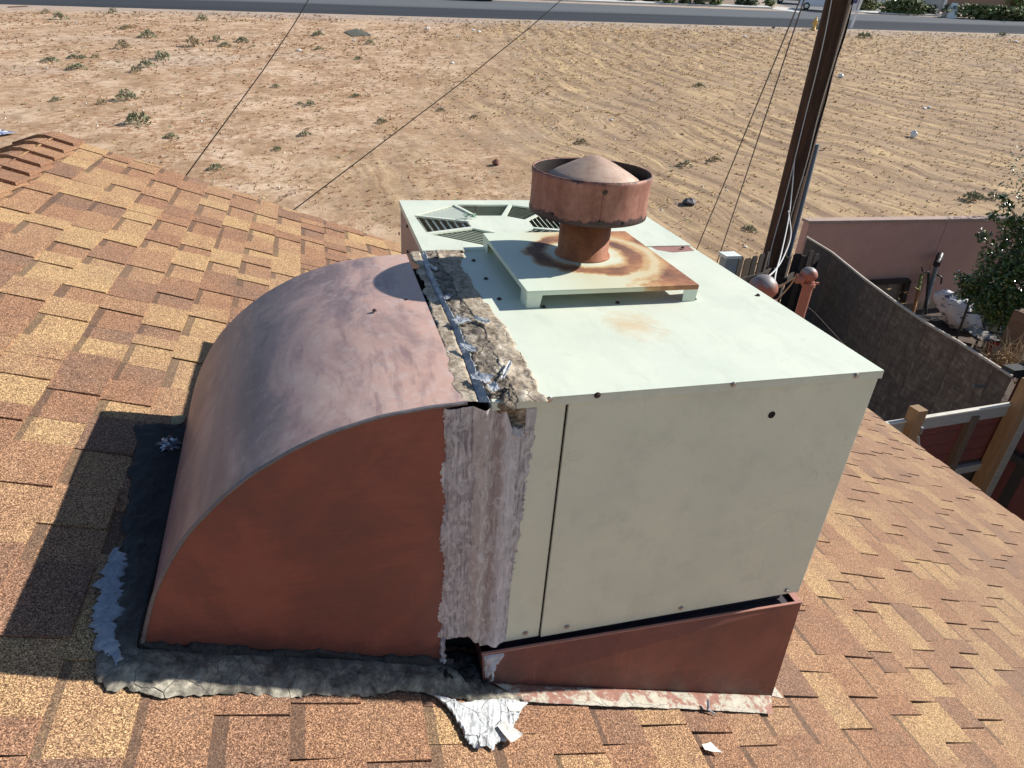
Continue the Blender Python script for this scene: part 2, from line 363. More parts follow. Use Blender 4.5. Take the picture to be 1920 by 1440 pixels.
def mat_strip():
    m = M('painted_joint_strip'); q = m.pos(); s = m.sep(q)
    st = m.noise(m.mp(q, (110, 1, 5)), 2.0, 6, .75); n = m.noise(q, 20, 5, .65, .8); sw = m.noise(m.mp(q, (30, 1, 12)), 1.6, 4, .6, 2.0)
    xx = m.ma('ADD', s[0], m.mr(m.noise(q, 13, 3, .5), .3, .7, -.008, .008))
    zone = m.ramp(m.mr(xx, -.10, .10), [(.0, (.40, .38, .41)), (.335, (.42, .40, .43)), (.345, (.56, .52, .49)), (.47, (.52, .475, .45)), (.53, (.40, .325, .315)), (.585, (.44, .375, .37)), (.63, (.66, .66, .70)), (.775, (.62, .60, .64)), (.785, (.42, .41, .44)), (1.0, (.46, .45, .46))])  # paint tones of the strip, with shading of its folds painted in
    rough_z = m.ramp(m.mr(xx, -.10, .10), [(.0, 1.0), (.33, 1.0), (.35, .22), (.60, .22), (.64, .45), (.77, .45), (.79, 1.0), (1.0, 1.0)])
    streak = m.mr(m.ma('ADD', m.ma('MULTIPLY', st, .6), m.ma('MULTIPLY', n, .4)), .42, .58)
    c = m.mix(m.ma('MULTIPLY', m.ma('SUBTRACT', 1.0, streak), m.ma('MULTIPLY', rough_z, .75)), zone, (.20, .175, .19))
    c = m.mix(m.ma('MULTIPLY', streak, m.ma('MULTIPLY', rough_z, .35)), c, (.86, .85, .86))
    c = m.mix(m.mr(sw, .48, .60, 0, .5), c, (.84, .83, .84))
    tk = m.noise(m.mp(q, (1.6, 1, .5)), 90, 3, .8); c = m.mix(m.mr(tk, .60, .66, 0, .55), c, (.16, .135, .15))
    return m.fin(c, .7, 0, m.ma('ADD', m.ma('ADD', st, n), m.ma('MULTIPLY', sw, .6)), .8, .007, .3)
M_STRIP = mat_strip()
M_DRUM = mat_rustpipe('rusty_red_drum', [(.30, (.14, .06, .045)), (.45, (.25, .105, .075)), (.58, (.33, .155, .115)), (.75, (.42, .26, .20))], [(.184, .006, 1), (.287, .006, -1)])
M_PIPE = mat_rustpipe('rust_brown_pipe', [(.30, (.14, .045, .022)), (.5, (.25, .085, .035)), (.7, (.40, .16, .065))])
M_CONE = mat_rustpipe('tan_faded_cone', [(.30, (.30, .185, .135)), (.5, (.43, .30, .23)), (.7, (.52, .40, .32))], stretch=(1, 1, 1))
M_INNER = plain('sooty_metal', (.045, .035, .032), .6, .3, .4, 30)
M_DARK = plain('dark_cavity', (.012, .011, .012), .9, 0, .2, 10)
M_SCREW = plain('zinc_screw', (.42, .41, .39), .38, .8, .2, 60)
M_SCREWD = plain('rusted_screw', (.06, .045, .04), .6, .4, .3, 60)
M_COIL = plain('blue_grey_coil', (.12, .15, .19), .6, .2, .25, 30)
M_PINK = plain('pink_tan_overspray', (.36, .235, .195), .6, 0, .12, 8)
M_SLAT = plain('grey_green_slat', (.52, .57, .46), .5, .1, .15, 30)
M_CREAM = mat_mastic('peeling_cream_paint', [(.30, (.22, .09, .065)), (.48, (.31, .155, .115)), (.515, (.42, .385, .31)), (.65, (.55, .51, .42))], .7, 14, .004, .3)
M_WOOD = plain('weathered_fence_wood', (.12, .085, .06), .85, 0, .35, 9, .4, stretch=(6, 6, .6))
M_WOODD = plain('dark_fence_wood', (.045, .035, .030), .9, 0, .4, 9, .4, stretch=(6, 6, .6))
M_WOODY = plain('yellow_brown_lumber', (.27, .165, .085), .75, 0, .25, 8, .3, stretch=(5, 5, .5))
M_WOODG = plain('grey_weathered_lumber', (.30, .29, .27), .85, 0, .3, 10, .4, stretch=(1, 6, 6))
M_REDWOOD = plain('faded_red_board', (.15, .045, .038), .8, 0, .35, 9, .3, stretch=(.6, 6, 6))
M_STUCCO = plain('pink_stucco', (.56, .33, .27), .9, 0, .10, 3, .3)
M_HSTUC = plain('house_stucco', (.40, .30, .22), .9, 0, .12, 4, .3)
M_GREYP = plain('grey_pipe', (.20, .22, .24), .5, .4, .2, 14)
M_BLACKP = plain('dark_steel_pipe', (.045, .047, .05), .5, .5, .3, 14)

# ================================================================== HOUSE: roof with its shingles, walls
RIDGE_X, EAVE_X, RAKE_Y, NEAR_Y = -1.775, 4.32, 3.66, -2.6
house = thing('house', 'tan stucco house under the red brown shingle roof that carries the metal unit', 'house', (0, 0, gz(0, 0)))
b = MB(); zt = .0
def rp(x, y, h=0.0): return (x, y, zr(x)+h-.012)
def zl(x): return zr(RIDGE_X) - RS*(RIDGE_X-x)                 # left slope
b.add([rp(RIDGE_X, NEAR_Y), rp(EAVE_X, NEAR_Y), rp(EAVE_X, RAKE_Y), rp(RIDGE_X, RAKE_Y),
       rp(RIDGE_X, NEAR_Y, -.03), rp(EAVE_X, NEAR_Y, -.03), rp(EAVE_X, RAKE_Y, -.03), rp(RIDGE_X, RAKE_Y, -.03)],
      [(0,1,2,3), (7,6,5,4), (0,4,5,1), (1,5,6,2), (2,6,7,3)])
XL = -6.2
b.add([(XL, NEAR_Y, zl(XL)-.012), (RIDGE_X, NEAR_Y, zl(RIDGE_X)-.012), (RIDGE_X, RAKE_Y, zl(RIDGE_X)-.012), (XL, RAKE_Y, zl(XL)-.012),
       (XL, NEAR_Y, zl(XL)-.03), (RIDGE_X, NEAR_Y, zl(RIDGE_X)-.03), (RIDGE_X, RAKE_Y, zl(RIDGE_X)-.03), (XL, RAKE_Y, zl(XL)-.03)],
      [(0,1,2,3), (7,6,5,4), (0,4,5,1), (2,6,7,3), (3,7,4,0)])
roof = b.build('roof', plain('roof_deck', (.10, .07, .055), .9), house)
b = MB()
x0, x1, y0, y1 = XL+.5, EAVE_X-.45, NEAR_Y+.3, RAKE_Y-.3
g = gz(0, 0)-1.0
def ztop(x): return (zr(x) if x > RIDGE_X else zl(x)) - .035
for y in (y0, y1):
    b.add([(x0, y, g), (x1, y, g), (x1, y, ztop(x1)), (RIDGE_X, y, ztop(RIDGE_X)), (x0, y, ztop(x0))], [(0,1,2,3,4)])
b.add([(x1, y0, g), (x1, y1, g), (x1, y1, ztop(x1)), (x1, y0, ztop(x1))], [(0,1,2,3)])
b.add([(x0, y0, g), (x0, y1, g), (x0, y1, ztop(x0)), (x0, y0, ztop(x0))], [(0,1,2,3)])
b.build('wall', M_HSTUC, house)
b = MB()
for y in (RAKE_Y-.02, NEAR_Y+.02):
    b.hexa([(RIDGE_X, y-.018, zr(RIDGE_X)-.18), (EAVE_X-.03, y-.018, zr(EAVE_X)-.18), (EAVE_X-.03, y+.018, zr(EAVE_X)-.18), (RIDGE_X, y+.018, zr(RIDGE_X)-.18),
            (RIDGE_X, y-.018, zr(RIDGE_X)-.031), (EAVE_X-.03, y-.018, zr(EAVE_X)-.031), (EAVE_X-.03, y+.018, zr(EAVE_X)-.031), (RIDGE_X, y+.018, zr(RIDGE_X)-.031)])
b.box((EAVE_X-.028, NEAR_Y, zr(EAVE_X)-.19), (EAVE_X-.004, RAKE_Y, zr(EAVE_X)-.032))
b.build('fascia', plain('brown_fascia', (.12, .06, .045), .8), house)

# shingles: each course is a row of thick upper tabs and thinner lower tabs, as laminated shingles are
rng = random.Random(11)
EXP = .1355
def in_frame(p, m=60):
    x, y, z = proj(p); return z > .05 and -m < x < 1920+m and -m < y < 1440+m
def wob(y, k): return .0035*math.sin(y*1.7+k*1.9) + .0025*math.sin(y*4.1+k*.7)
def sag(x, y): return .004*math.sin(x*1.3+.5)*math.sin(y*1.1) + .0025*math.sin(y*3.0+x*2)
pieces = []
def course(xb, k, y0, y1, side):
    """side +1: the slope towards +x; -1: the other slope"""
    y = y0 + rng.uniform(-.2, 0); up = rng.random() < .5
    cols = []; yy = y0-.4
    while y < y1:
        wd = rng.choice((.075, .12, .15, .17, .2, .24, .13)) if up else rng.choice((.09, .12, .15, .17, .2))
        if y+wd > y1: wd = y1-y+rng.uniform(0, .006)
        if wd < .04: break
        pieces.append((xb, k, y, y+wd, up, side, rng.random(), rng.uniform(-.0015, .0015), rng.uniform(0, .002) if up else 0))
        y += wd
        up = (not up) if rng.random() < .86 else up
k = 0; xb = -.445 + EXP*35.2
while xb - EXP*.5 > RIDGE_X:
    course(xb, k, NEAR_Y, RAKE_Y, 1); xb -= EXP; k += 1
xb = XL-.01; k2 = 100
while xb + EXP*.5 < RIDGE_X:
    if xb > -4.2: course(xb, k2, 1.2, RAKE_Y, -1)
    xb += EXP; k2 += 1
def piece_geo(pc, mb):
    xb, k, ya, yb, up, side, tv, jit, curl = pc
    hb = (.0105 if up else .0060); ht = (.0035 if up else .0010)
    L = EXP + (.020 if up else .018)
    q = side; zf = zr if side > 0 else zl
    g = .0009
    tr = .006 if up and jit > .0002 else 0
    wa, wb = wob(ya, k), wob(yb, k)
    xa = xb + q*(wa+jit); xc = xb + q*(wb+jit)
    def pt(x, y, h): return (x, y, zf(x)+h+(sag(x, y) if side > 0 else 0))
    e = .0 if up else .001
    a = [pt(xa, ya+g, -.004), pt(xc, yb-g, -.004), pt(xb-q*L, yb-g-tr, -.004), pt(xb-q*L, ya+g+tr, -.004)]
    t = [pt(xa, ya+g, hb-e+curl), pt(xc, yb-g, hb-e), pt(xb-q*L, yb-g-tr, ht), pt(xb-q*L, ya+g+tr, ht)]
    tt = (tv, 0, 0, 1)
    if q > 0: o = (0, 1, 2, 3)
    else: o = (3, 2, 1, 0); a = [a[i] for i in o]; t = [t[i] for i in o]
    if up:
        mb.hexa(a+t, 0, tt)
    else:                                                   # lower layer: a dark band at its head, just below the next course's butt
        u0 = .735 + jit*18
        def mid(h): 
            m1 = Vector(t[0]).lerp(Vector(t[3]), u0); m2 = Vector(t[1]).lerp(Vector(t[2]), u0); return m1, m2
        if q > 0:
            m1, m2 = mid(0)
            vs = a + [t[0], t[1], m2, m1, t[2], t[3]]
            mb.add(vs, [(0,3,2,1), (4,5,6,7), (0,1,5,4), (1,2,8,6,5), (3,0,4,7,9)], 0, False, tt)
            mb.add([m1, m2, t[2], t[3]], [(0,1,2,3)], 0, False, (tv, 1, 0, 1))
        else: mb.hexa(a+t, 0, tt)
def score(pc):
    if pc[5] < 0: return 0
    x = pc[0]-EXP/2; y = (pc[2]+pc[3])/2
    if -.70 < x < .92 and -.02 < y < 1.0 and x-.0 > -.66: return 0
    if 0 < x < .9 and 0 < y < 1.5: return 0
    c = [(pc[0], pc[2]), (pc[0], pc[3]), (pc[0]-EXP, pc[3]), (pc[0]-EXP, pc[2])]
    ps = [proj((px, py, zr(px)+.01)) for px, py in c]
    if min(p[2] for p in ps) < .05: return 0
    cx = sum(p[0] for p in ps)/4; cyy = sum(p[1] for p in ps)/4
    if not (-40 < cx < 1960 and -40 < cyy < 1480): return 0
    # behind the unit or the duct?
    if 790 < cx < 1480 and 480 < cyy < 1200: return 0
    if 400 < cx < 800 and 620 < cyy < 1200: return 0
    return abs(sum(ps[i][0]*ps[(i+1)%4][1]-ps[(i+1)%4][0]*ps[i][1] for i in range(4)))/2
order = sorted(range(len(pieces)), key=lambda i: -score(pieces[i]))
top = set(order[:296])
rest = MB()
for i, pc in enumerate(pieces):
    if i in top:
        mb = MB(); piece_geo(pc, mb)
        c = (pc[0]-EXP/2, (pc[2]+pc[3])/2, (zr if pc[5] > 0 else zl)(pc[0]-EXP/2))
        mb.build('shingle', MSH, roof, loc=c)
    else: piece_geo(pc, rest)
tag(rest.build('shingle_field', MSH, roof), kind='stuff')
# ridge caps, butts towards the camera, lapped one on the next
capc = MB()
yb = RAKE_Y-.02; i = 0; caps = []
while yb > -1.6: caps.append(yb); yb -= .19
for i, y in enumerate(caps):
    mb = MB(); wv = .155+rng.uniform(-.006, .006); L = .34; j = rng.uniform(-.004, .004); tv = rng.uniform(.1, .75)
    prof = [(-wv, -1), (-.05, -.3), (-.018, -.06), (0, 0), (.018, -.06), (.05, -.3), (wv, 1)]
    def cp(dx, y, up):
        x = RIDGE_X+dx; z = (zr(x) if dx >= 0 else zl(x)); z -= max(0, .012-abs(dx))*.25
        return (x, y, z+up)
    xs = [-wv, -.06, -.02, .02, .06, wv]
    hf = .044; hb_ = .012; th = .016                         # the near end rides high on the cap below it
    y0c = y-.19+j; y1c = min(y0c+L, RAKE_Y+.01)
    k_ = (y1c-y0c)/L
    vs = []
    for (yy, h) in ((y0c, hf), (y1c, hf+(hb_-hf)*k_)):
        vs += [cp(dx, yy, h) for dx in xs] + [cp(dx, yy, max(h-th, .0)) for dx in xs]
    n = len(xs); fs = []
    for a in range(n-1):
        fs += [(a, a+1, 2*n+a+1, 2*n+a), (n+a, 3*n+a, 3*n+a+1, n+a+1), (a, n+a, n+a+1, a+1), (2*n+a, 2*n+a+1, 3*n+a+1, 3*n+a)]
    fs += [(0, 2*n, 3*n, n), (n-1, 2*n-1, 4*n-1, 3*n-1)]
    mb.add(vs, fs, 0, False, (tv, 0, 0, 1))
    mb.build('ridge_cap', MSH, roof, loc=(RIDGE_X, y, zr(RIDGE_X)))

# ================================================================== AIR CONDITIONER (cabinet, lid, flue, grilles)
W, D, H = .892, 1.481, .683
ac = thing('air_conditioner', 'cream green rooftop air conditioner with a rusted flue cap on its lid', 'air conditioner', (W/2, D/2, -H))
b = MB()
# front: corner post and access panel, the panel 2 mm proud with a dark joint
SX = .152
b.box((.012, .004, -H+.0), (W-.012, .010, -.016))
b.add([(.006, .006, -H), (.006, D-.004, -H), (W-.004, D-.004, -H), (W-.004, .006, -H)], [(0,1,2,3)])
b.build('cabinet', M_DARK, ac)
b = MB(); b.box((.002, 0, -H), (SX-.0022, .012, -.0215)); b.box((SX-.0045, .0, -H), (SX-.0022, .018, -.0215)); b.build('corner_panel', MUF, ac, .001)
b = MB(); b.box((SX+.0022, -.003, -H-.002), (W, .012, -.0215)); b.build('access_panel', MUF, ac, .0015)
b = MB(); b.box((W-.010, .0125, -H), (W, D, -.0185)); b.build('side_panel', MUF, ac, .001)
b = MB(); b.box((0, D-.012, -H), (W-.0105, D, -.0185)); b.build('rear_panel', MUF, ac)
b = MB(); b.box((0, .0125, -H), (.010, .88, -.0185)); b.box((0.001, .885, -.34), (.010, D-.013, -.0185)); b.build('side_panel', M_PINK, ac)
b = MB(); b.box((.004, .885, -H), (.012, D-.013, -.345)); 
b.build('condenser_coil', M_COIL, ac)
# lid, front half: sheet with a folded lip
def lid(y0, y1, z0, lip_front, name, mat):
    m_ = MB(); x0, x1 = -.004, W+.004
    m_.box((x0, y0, z0-.0022), (x1, y1, z0))
    if lip_front: m_.hexa([(x0,y0-.0014,z0-.0195),(x1,y0-.0014,z0-.0195),(x1,y0+.0004,z0-.0195),(x0,y0+.0004,z0-.0195),(x0,y0,z0-.0023),(x1,y0,z0-.0023),(x1,y0+.0018,z0-.0023),(x0,y0+.0018,z0-.0023)])
    m_.box((x0, y0+.002, z0-.019), (x0+.0018, y1, z0-.0023)); m_.box((x1-.0018, y0+.002, z0-.019), (x1, y1, z0-.0023))
    return m_.build(name, mat, ac, .0012)
lid(-.0075, .892, 0, True, 'lid', MU)
# rear lid: a fan guard pressed out of one sheet, radial sectors of louvres round a plain hub
def P2(px, py, z=.004): q = at_z(px, py, z); return (q.x, q.y)
yR0, yR1 = .886, D+.004
sect = dict(
 f1=[P2(776.6,403.8), P2(799.5,435.5), P2(884,424.6), P2(875.3,414.7)],
 f2=[P2(803,438.6), P2(905,459.5), P2(928,436), P2(888,427.6)],
 fy=[P2(780,402.5), P2(872,412.5), P2(892,405.5), P2(850,384.0)],
 f3=[P2(856,383.6), P2(895,404.3), P2(940,404.3), P2(953.3,383.8)],
 f4=[P2(960,384.2), P2(949,405), P2(984,411.6), P2(1024,392)],
 f5=[P2(1030,393), P2(989,413), P2(999,425.6), P2(1062,430), P2(1062,396)],
 f6=[P2(1000,428), P2(981,434), P2(1000,452), P2(1060,452), P2(1060,433)])
z = .004
outer = [(-.004, yR0), (W+.004, yR0), (W+.004, yR1), (-.004, yR1)]
loops = [[Vector((x, y, 0)) for x, y in outer]]
def ccw(pts):
    a = sum(pts[i][0]*pts[(i+1) % len(pts)][1]-pts[(i+1) % len(pts)][0]*pts[i][1] for i in range(len(pts)))
    return pts if a > 0 else pts[::-1]
holes = {k_: ccw(v) for k_, v in sect.items()}
for h_ in holes.values(): loops.append([Vector((x, y, 0)) for x, y in h_[::-1]])
allv = [v for l in loops for v in l]; tris = tessellate_polygon(loops)
b = MB(); b.add([(v.x, v.y, z) for v in allv], [tuple(t) for t in tris])
o = 0
for l in loops:                                             # the pressed edges have a visible thickness
    n = len(l)
    vs = [(v.x, v.y, z) for v in l]+[(v.x, v.y, z-.006) for v in l]
    b.add(vs, [(i, (i+1) % n, n+(i+1) % n, n+i) for i in range(n)])
b.box((-.004, yR1-.002, -.016), (W+.004, yR1, z-.0065)); b.box((-.004, yR0, -.016), (-.0022, yR1-.003, z-.0065)); b.box((W+.0022, yR0, -.016), (W+.004, yR1-.003, z-.0065))
fan = b.build('fan_guard', MU, ac)
b = MB(); b.box((.02, yR0+.01, -.30), (W-.02, D-.02, -.28)); b.build('fan_pan', M_DARK, ac)
def clip_line(poly, p, d):
    """parameter range of line p+t*d inside the convex polygon"""
    t0, t1 = -9, 9
    for i in range(len(poly)):
        a = Vector(poly[i]); c = Vector(poly[(i+1) % len(poly)]); e = c-a; nrm = Vector((-e.y, e.x))
        dn = nrm.dot(d); pn = nrm.dot(Vector(p)-a)
        if abs(dn) < 1e-9:
            if pn < 0: return None
            continue
        t = -pn/dn
        if dn > 0: t0 = max(t0, t)
        else: t1 = min(t1, t)
    return (t0, t1) if t1-t0 > .006 else None
def louvres(poly, d, pitch, width, tilt, mat, zc=-.004, extra=None):
    d = Vector(d).normalized(); nrm = Vector((-d.y, d.x))
    cs = [nrm.dot(Vector(p)) for p in poly]; s_ = min(cs)+pitch*.5; cnt = 0
    while s_ < max(cs):
        r = clip_line(poly, nrm*s_, d)
        if r:
            a = nrm*s_+d*(r[0]+.001); c = nrm*s_+d*(r[1]-.001); hw = width/2
            off = nrm*hw*math.cos(tilt); dz = hw*math.sin(tilt)
            mb = MB()
            vs = []
            for q in (a, c):
                for sg, tz in ((-1, 0), (1, 0), (1, .0012), (-1, .0012)):
                    vs.append((q.x+off.x*sg, q.y+off.y*sg, zc+dz*sg-tz))
            mb.hexa([vs[0], vs[4], vs[5], vs[1], vs[3], vs[7], vs[6], vs[2]])
            mb.build('louvre_slat', mat, fan, loc=((a.x+c.x)/2, (a.y+c.y)/2, zc)); cnt += 1
        s_ += pitch
def dirv(a, c): return (c[0]-a[0], c[1]-a[1])
S = sect
louvres(holes['f1'], dirv(S['f1'][3], S['f1'][2]), .0235, .006, .9, MU, -.006)
louvres(holes['f2'], dirv(S['f2'][0], S['f2'][1]), .0165, .0125, -.25, M_SLAT)
louvres(holes['fy'], dirv(S['fy'][3], S['fy'][2]), .020, .0215, .25, MU, -.003)
louvres(holes['f3'], dirv(S['f3'][1], S['f3'][2]), .018, .0150, -.3, M_SLAT)
louvres(holes['f4'], dirv(S['f4'][1], S['f4'][2]), .018, .0150, -.3, M_SLAT)
louvres(holes['f5'], dirv(S['f5'][1], S['f5'][2]), .018, .015, -.7, M_SLAT)
louvres(holes['f6'], dirv(S['f6'][0], S['f6'][1]), .020, .013, .9, M_SLAT)
def screw(p, nrm, parent, mat, r=.0048, name='screw'):
    p = Vector(p); nrm = Vector(nrm).normalized(); a = nrm.orthogonal().normalized(); c = nrm.cross(a); mb = MB()
    def ring(rr, h, n, ph=0): return [p+nrm*h+(a*math.cos(t)+c*math.sin(t))*rr for t in [2*math.pi*i/n+ph for i in range(n)]]
    w0, w1 = ring(r*1.5, 0, 10), ring(r*1.4, .0012, 10); h0, h1 = ring(r, .0012, 6), ring(r*.92, .0045, 6)
    mb.add(w0+w1, [(i, (i+1) % 10, 10+(i+1) % 10, 10+i) for i in range(10)]+[tuple(range(10, 20))])
    mb.add(h0+h1, [(i, (i+1) % 6, 6+(i+1) % 6, 6+i) for i in range(6)]+[tuple(range(6, 12))])
    return mb.build(name, mat, parent, loc=p)
for px, py, mt in ((1030,749,M_SCREW), (1120,741,M_SCREWD), (1375,721,M_SCREW), (1605,704,M_SCREW)): screw(at_y(px, py, -.0085), (0,-1,0), ac, mt)
for px, py in ((1063,1175), (1277,1140), (1474,1107)): screw(at_y(px, py, -.0035), (0,-1,0), ac, M_SCREW)
screw(at_y(985,1187,-.0005), (0,-1,0), ac, M_SCREW)
q = at_y(1447, 778, -.0035); b = MB(); b.lathe((0,0,0), [(.0, 0), (.0065, 0), (.0075, .0012), (.009, 0)], 14)
b.v = [(q.x+v[0], q.y-v[2], q.z+v[1]) for v in b.v]; b.build('screw_hole', M_DARK, ac)
for px, py in ((888,489), (911,523), (936,561), (1421,554), (1302,561), (1019,576), (1158,568)): screw(at_z(px, py, .0005), (0,0,1), ac, M_SCREWD, .0045)
for px, py in ((866,473), (1280,465)): screw(at_z(px, py, .0045), (0,0,1), ac, M_SCREWD, .0045)
for px, py in ((764,424), (749,438), (765,472)): screw(at_x(px, py, -.0005), (-1,0,0), ac, M_SCREWD, .005)
# reddish overspray on the lid edge by the rear seam is a thin paint patch
b = MB(); pts = [P2(1222,463,.0006), P2(1290,460.5,.0006), P2(1302,470,.0006), P2(1262,473,.0006), P2(1232,468,.0006)]
b.add([(x, y, .0007) for x, y in pts], [tuple(range(5))]); b.build('paint_patch', plain('dull_red_patch', (.34, .17, .14), .6), ac)
# flue: raised base plate on four bent legs, pipe, storm collar drum, cone
PZ = .047; px0, px1, py0, py1 = .186, .661, .424, .914
b = MB(); b.box((px0, py0, PZ-.002), (px1, py1, PZ))
b.box((px0, py0, PZ-.013), (px1, py0+.0016, PZ-.0021)); b.box((px0, py1-.0016, PZ-.013), (px1, py1, PZ-.0021))
b.box((px0, py0+.002, PZ-.013), (px0+.0016, py1-.002, PZ-.0021)); b.box((px1-.0016, py0+.002, PZ-.013), (px1, py1-.002, PZ-.0021))
plate = b.build('flue_plate', MPL, ac, .0008)
for lx, s_ in ((px0, 1), (px1-.042, -1)):
    for ly, t_ in ((py0, 1), (py1, -1)):
        b = MB(); yy = ly+.002*t_
        b.hexa([(lx+(.004 if s_ > 0 else .002), yy, .0005), (lx+(.036 if s_ > 0 else .040), yy, .0005), (lx+(.036 if s_ > 0 else .040), yy+.0018*t_, .0005), (lx+(.004 if s_ > 0 else .002), yy+.0018*t_, .0005),
                (lx+.002, yy, PZ-.003), (lx+.044, yy, PZ-.003), (lx+.044, yy+.0018*t_, PZ-.003), (lx+.002, yy+.0018*t_, PZ-.003)])
        ex = px0+.002 if s_ > 0 else px1-.004
        b.box((ex, min(yy+.002*t_, yy+.055*t_), .0005), (ex+.0018, max(yy+.002*t_, yy+.055*t_), PZ-.003))
        b.build('plate_leg', MUF, plate)
b = MB(); b.lathe((.43, .69, 0), [(.10, .002), (.098, .030), (.0, .030)], 32); b.build('flue_collar', MUF, plate)
PC = (.43, .692, 0)
b = MB(); b.lathe(PC, [(.080, PZ+.0005), (.079, PZ+.006), (.073, PZ+.010), (.0725, .215), (.069, .215), (.069, .10)], 40, wob=.004)
b.build('flue_pipe', M_PIPE, ac)
R = .1625
b = MB(); b.lathe(PC, [(R-.004, .172), (R+.001, .171), (R+.002, .180), (R, .192), (R-.001, .235), (R, .268), (R+.0025, .276), (R+.001, .286), (R-.003, .286), (R-.003, .19)], 64, wob=.006)
for v_i in range(0): pass
drum = b.build('flue_drum', [M_DRUM], ac)
b = MB(); b.lathe(PC, [(R-.0045, .284), (R-.0050, .20), (R-.006, .1725), (.075, .185), (.0735, .215)], 48, wob=.006); b.build('drum_lining', M_INNER, drum)
b = MB(); b.box((PC[0]-.028, PC[1]-R-.0022, .178), (PC[0]-.0265, PC[1]-R+.004, .285)); b.build('drum_seam', M_DRUM, drum)
for a, zz in ((-1.72, .262), (-1.74, .186), (-1.33, .181), (-2.55, .188)):
    screw((PC[0]+(R+.0015)*math.cos(a), PC[1]+(R+.0015)*math.sin(a), zz), (math.cos(a), math.sin(a), 0), drum, M_SCREWD, .0045)
b = MB(); cc = (PC[0]+.004, PC[1]-.002, 0)
b.lathe(cc, [(.127, .262), (.126, .266), (.10, .281), (.06, .302), (.022, .3185), (.010, .322), (.0, .3225)], 48)
cone = b.build('flue_cone', M_CONE, ac)
b = MB()
for a in (-2.3, -.75, .9, 2.4):
    b.beam((cc[0]+.115*math.cos(a), cc[1]+.115*math.sin(a), .264), (cc[0]+.157*math.cos(a), cc[1]+.157*math.sin(a), .258), .012, .0015)
b.build('cone_bracket', M_INNER, ac)

# ================================================================== CURVED DUCT
duct = thing('duct', 'curved mauve and barn red sheet metal duct beside the air conditioner', 'duct', (-.37, .44, zr(-.37)))
prof = [(-.700,-.560), (-.700,-.528), (-.676,-.449), (-.649,-.375), (-.614,-.306), (-.572,-.241), (-.519,-.182), (-.466,-.134), (-.417,-.100), (-.358,-.067), (-.301,-.043), (-.224,-.021), (-.146,-.009), (-.077,-.004), (-.050,-.003)]
def smooth_prof(p, n=4):
    out = []
    for i in range(len(p)-1):
        p0 = Vector(p[max(i-1, 0)]); p1 = Vector(p[i]); p2 = Vector(p[i+1]); p3 = Vector(p[min(i+2, len(p)-1)])
        for k_ in range(n):
            t = k_/n; out.append(.5*((2*p1)+(-p0+p2)*t+(2*p0-5*p1+4*p2-p3)*t*t+(-p0+3*p1-3*p2+p3)*t*t*t))
    return out+[Vector(p[-1])]
SP = smooth_prof(prof)
DY = .878
b = MB()
ny = 24
def dome(t, s_):
    i = min(len(SP)-1, round(t*(len(SP)-1))); p = SP[i]; y = .001+s_*(DY-.001)
    # hand-rolled sheet: slight oil-canning
    k_ = .0035*math.sin(math.pi*s_)*math.sin(3.1*s_*2+p.x*9)*min(1, (p.x+.72)*4)*min(1, -(p.x)*5)
    return (p.x-.034*s_*min(1, -p.x*1.8), y, p.y+k_)
b.grid(dome, len(SP)-1, ny)
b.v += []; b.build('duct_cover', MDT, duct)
SPX = [p for p in SP]
def front_face(y, flip):
    m_ = MB(); pts = [(p.x-(.034*min(1, -p.x*1.8) if flip else 0), y, p.y) for p in SPX if p.x > -.7005 and p.x < -.083]+[(-.083, y, -.0045)]; n = len(pts)
    low = [(p[0], y, zr(p[0])-.01) for p in pts]
    fs = [(i, i+1, n+i+1, n+i) for i in range(n-1)]
    return m_.add(pts+low, fs)
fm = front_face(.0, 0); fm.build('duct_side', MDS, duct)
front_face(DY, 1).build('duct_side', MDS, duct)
b = MB(); b.add([(-.0832, .0, -.006), (-.0832, DY, -.006), (-.0832, DY, zr(-.08)), (-.0832, .0, zr(-.08))], [(0,1,2,3)]); b.build('duct_back', M_DARK, duct)
b = MB(); b.tube([(p.x, -.0015+.0008*math.sin(i*1.3), p.y+.001) for i, p in enumerate(SP) if p.y > -.535], .0042, 8)
b.build('seam_bead', plain('grey_seam_bead', (.17, .16, .17), .5, .2, .3, 60, .3), duct)
for px, py in ((762,563), (702,583)): screw(at_z(px, py, -.006), (0,0,1), duct, M_SCREWD, .004)

# ================================================================== CURB under the air conditioner
curb = thing('roof_curb', 'wedge shaped barn red metal curb under the air conditioner', 'curb', (.45, .6, zr(.45)))
cx0, cx1, cy0, cy1 = .004, .897, -.020, 1.40
def ctz(x): return -.690-.020*x/.9
def zb(x): return zr(x)-.01
b = MB(); yb_ = -.050
b.add([(cx0, yb_, zb(cx0)), (cx1-.012, yb_, zb(cx1)), (cx1, cy0, ctz(cx1)), (cx0, cy0, ctz(cx0))], [(0,1,2,3)])
b.add([(cx1-.012, yb_, zb(cx1)), (cx1-.012, cy1, zb(cx1)), (cx1, cy1, ctz(cx1)), (cx1, cy0, ctz(cx1))], [(0,1,2,3)])
b.add([(cx0, yb_, zb(cx0)), (cx0, cy1, zb(cx0)), (cx0, cy1, ctz(cx0)), (cx0, cy0, ctz(cx0))], [(3,2,1,0)])
b.add([(cx0, cy1, zb(cx0)), (cx1-.012, cy1, zb(cx1)), (cx1, cy1, ctz(cx1)), (cx0, cy1, ctz(cx0))], [(3,2,1,0)])
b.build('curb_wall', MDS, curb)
b = MB()
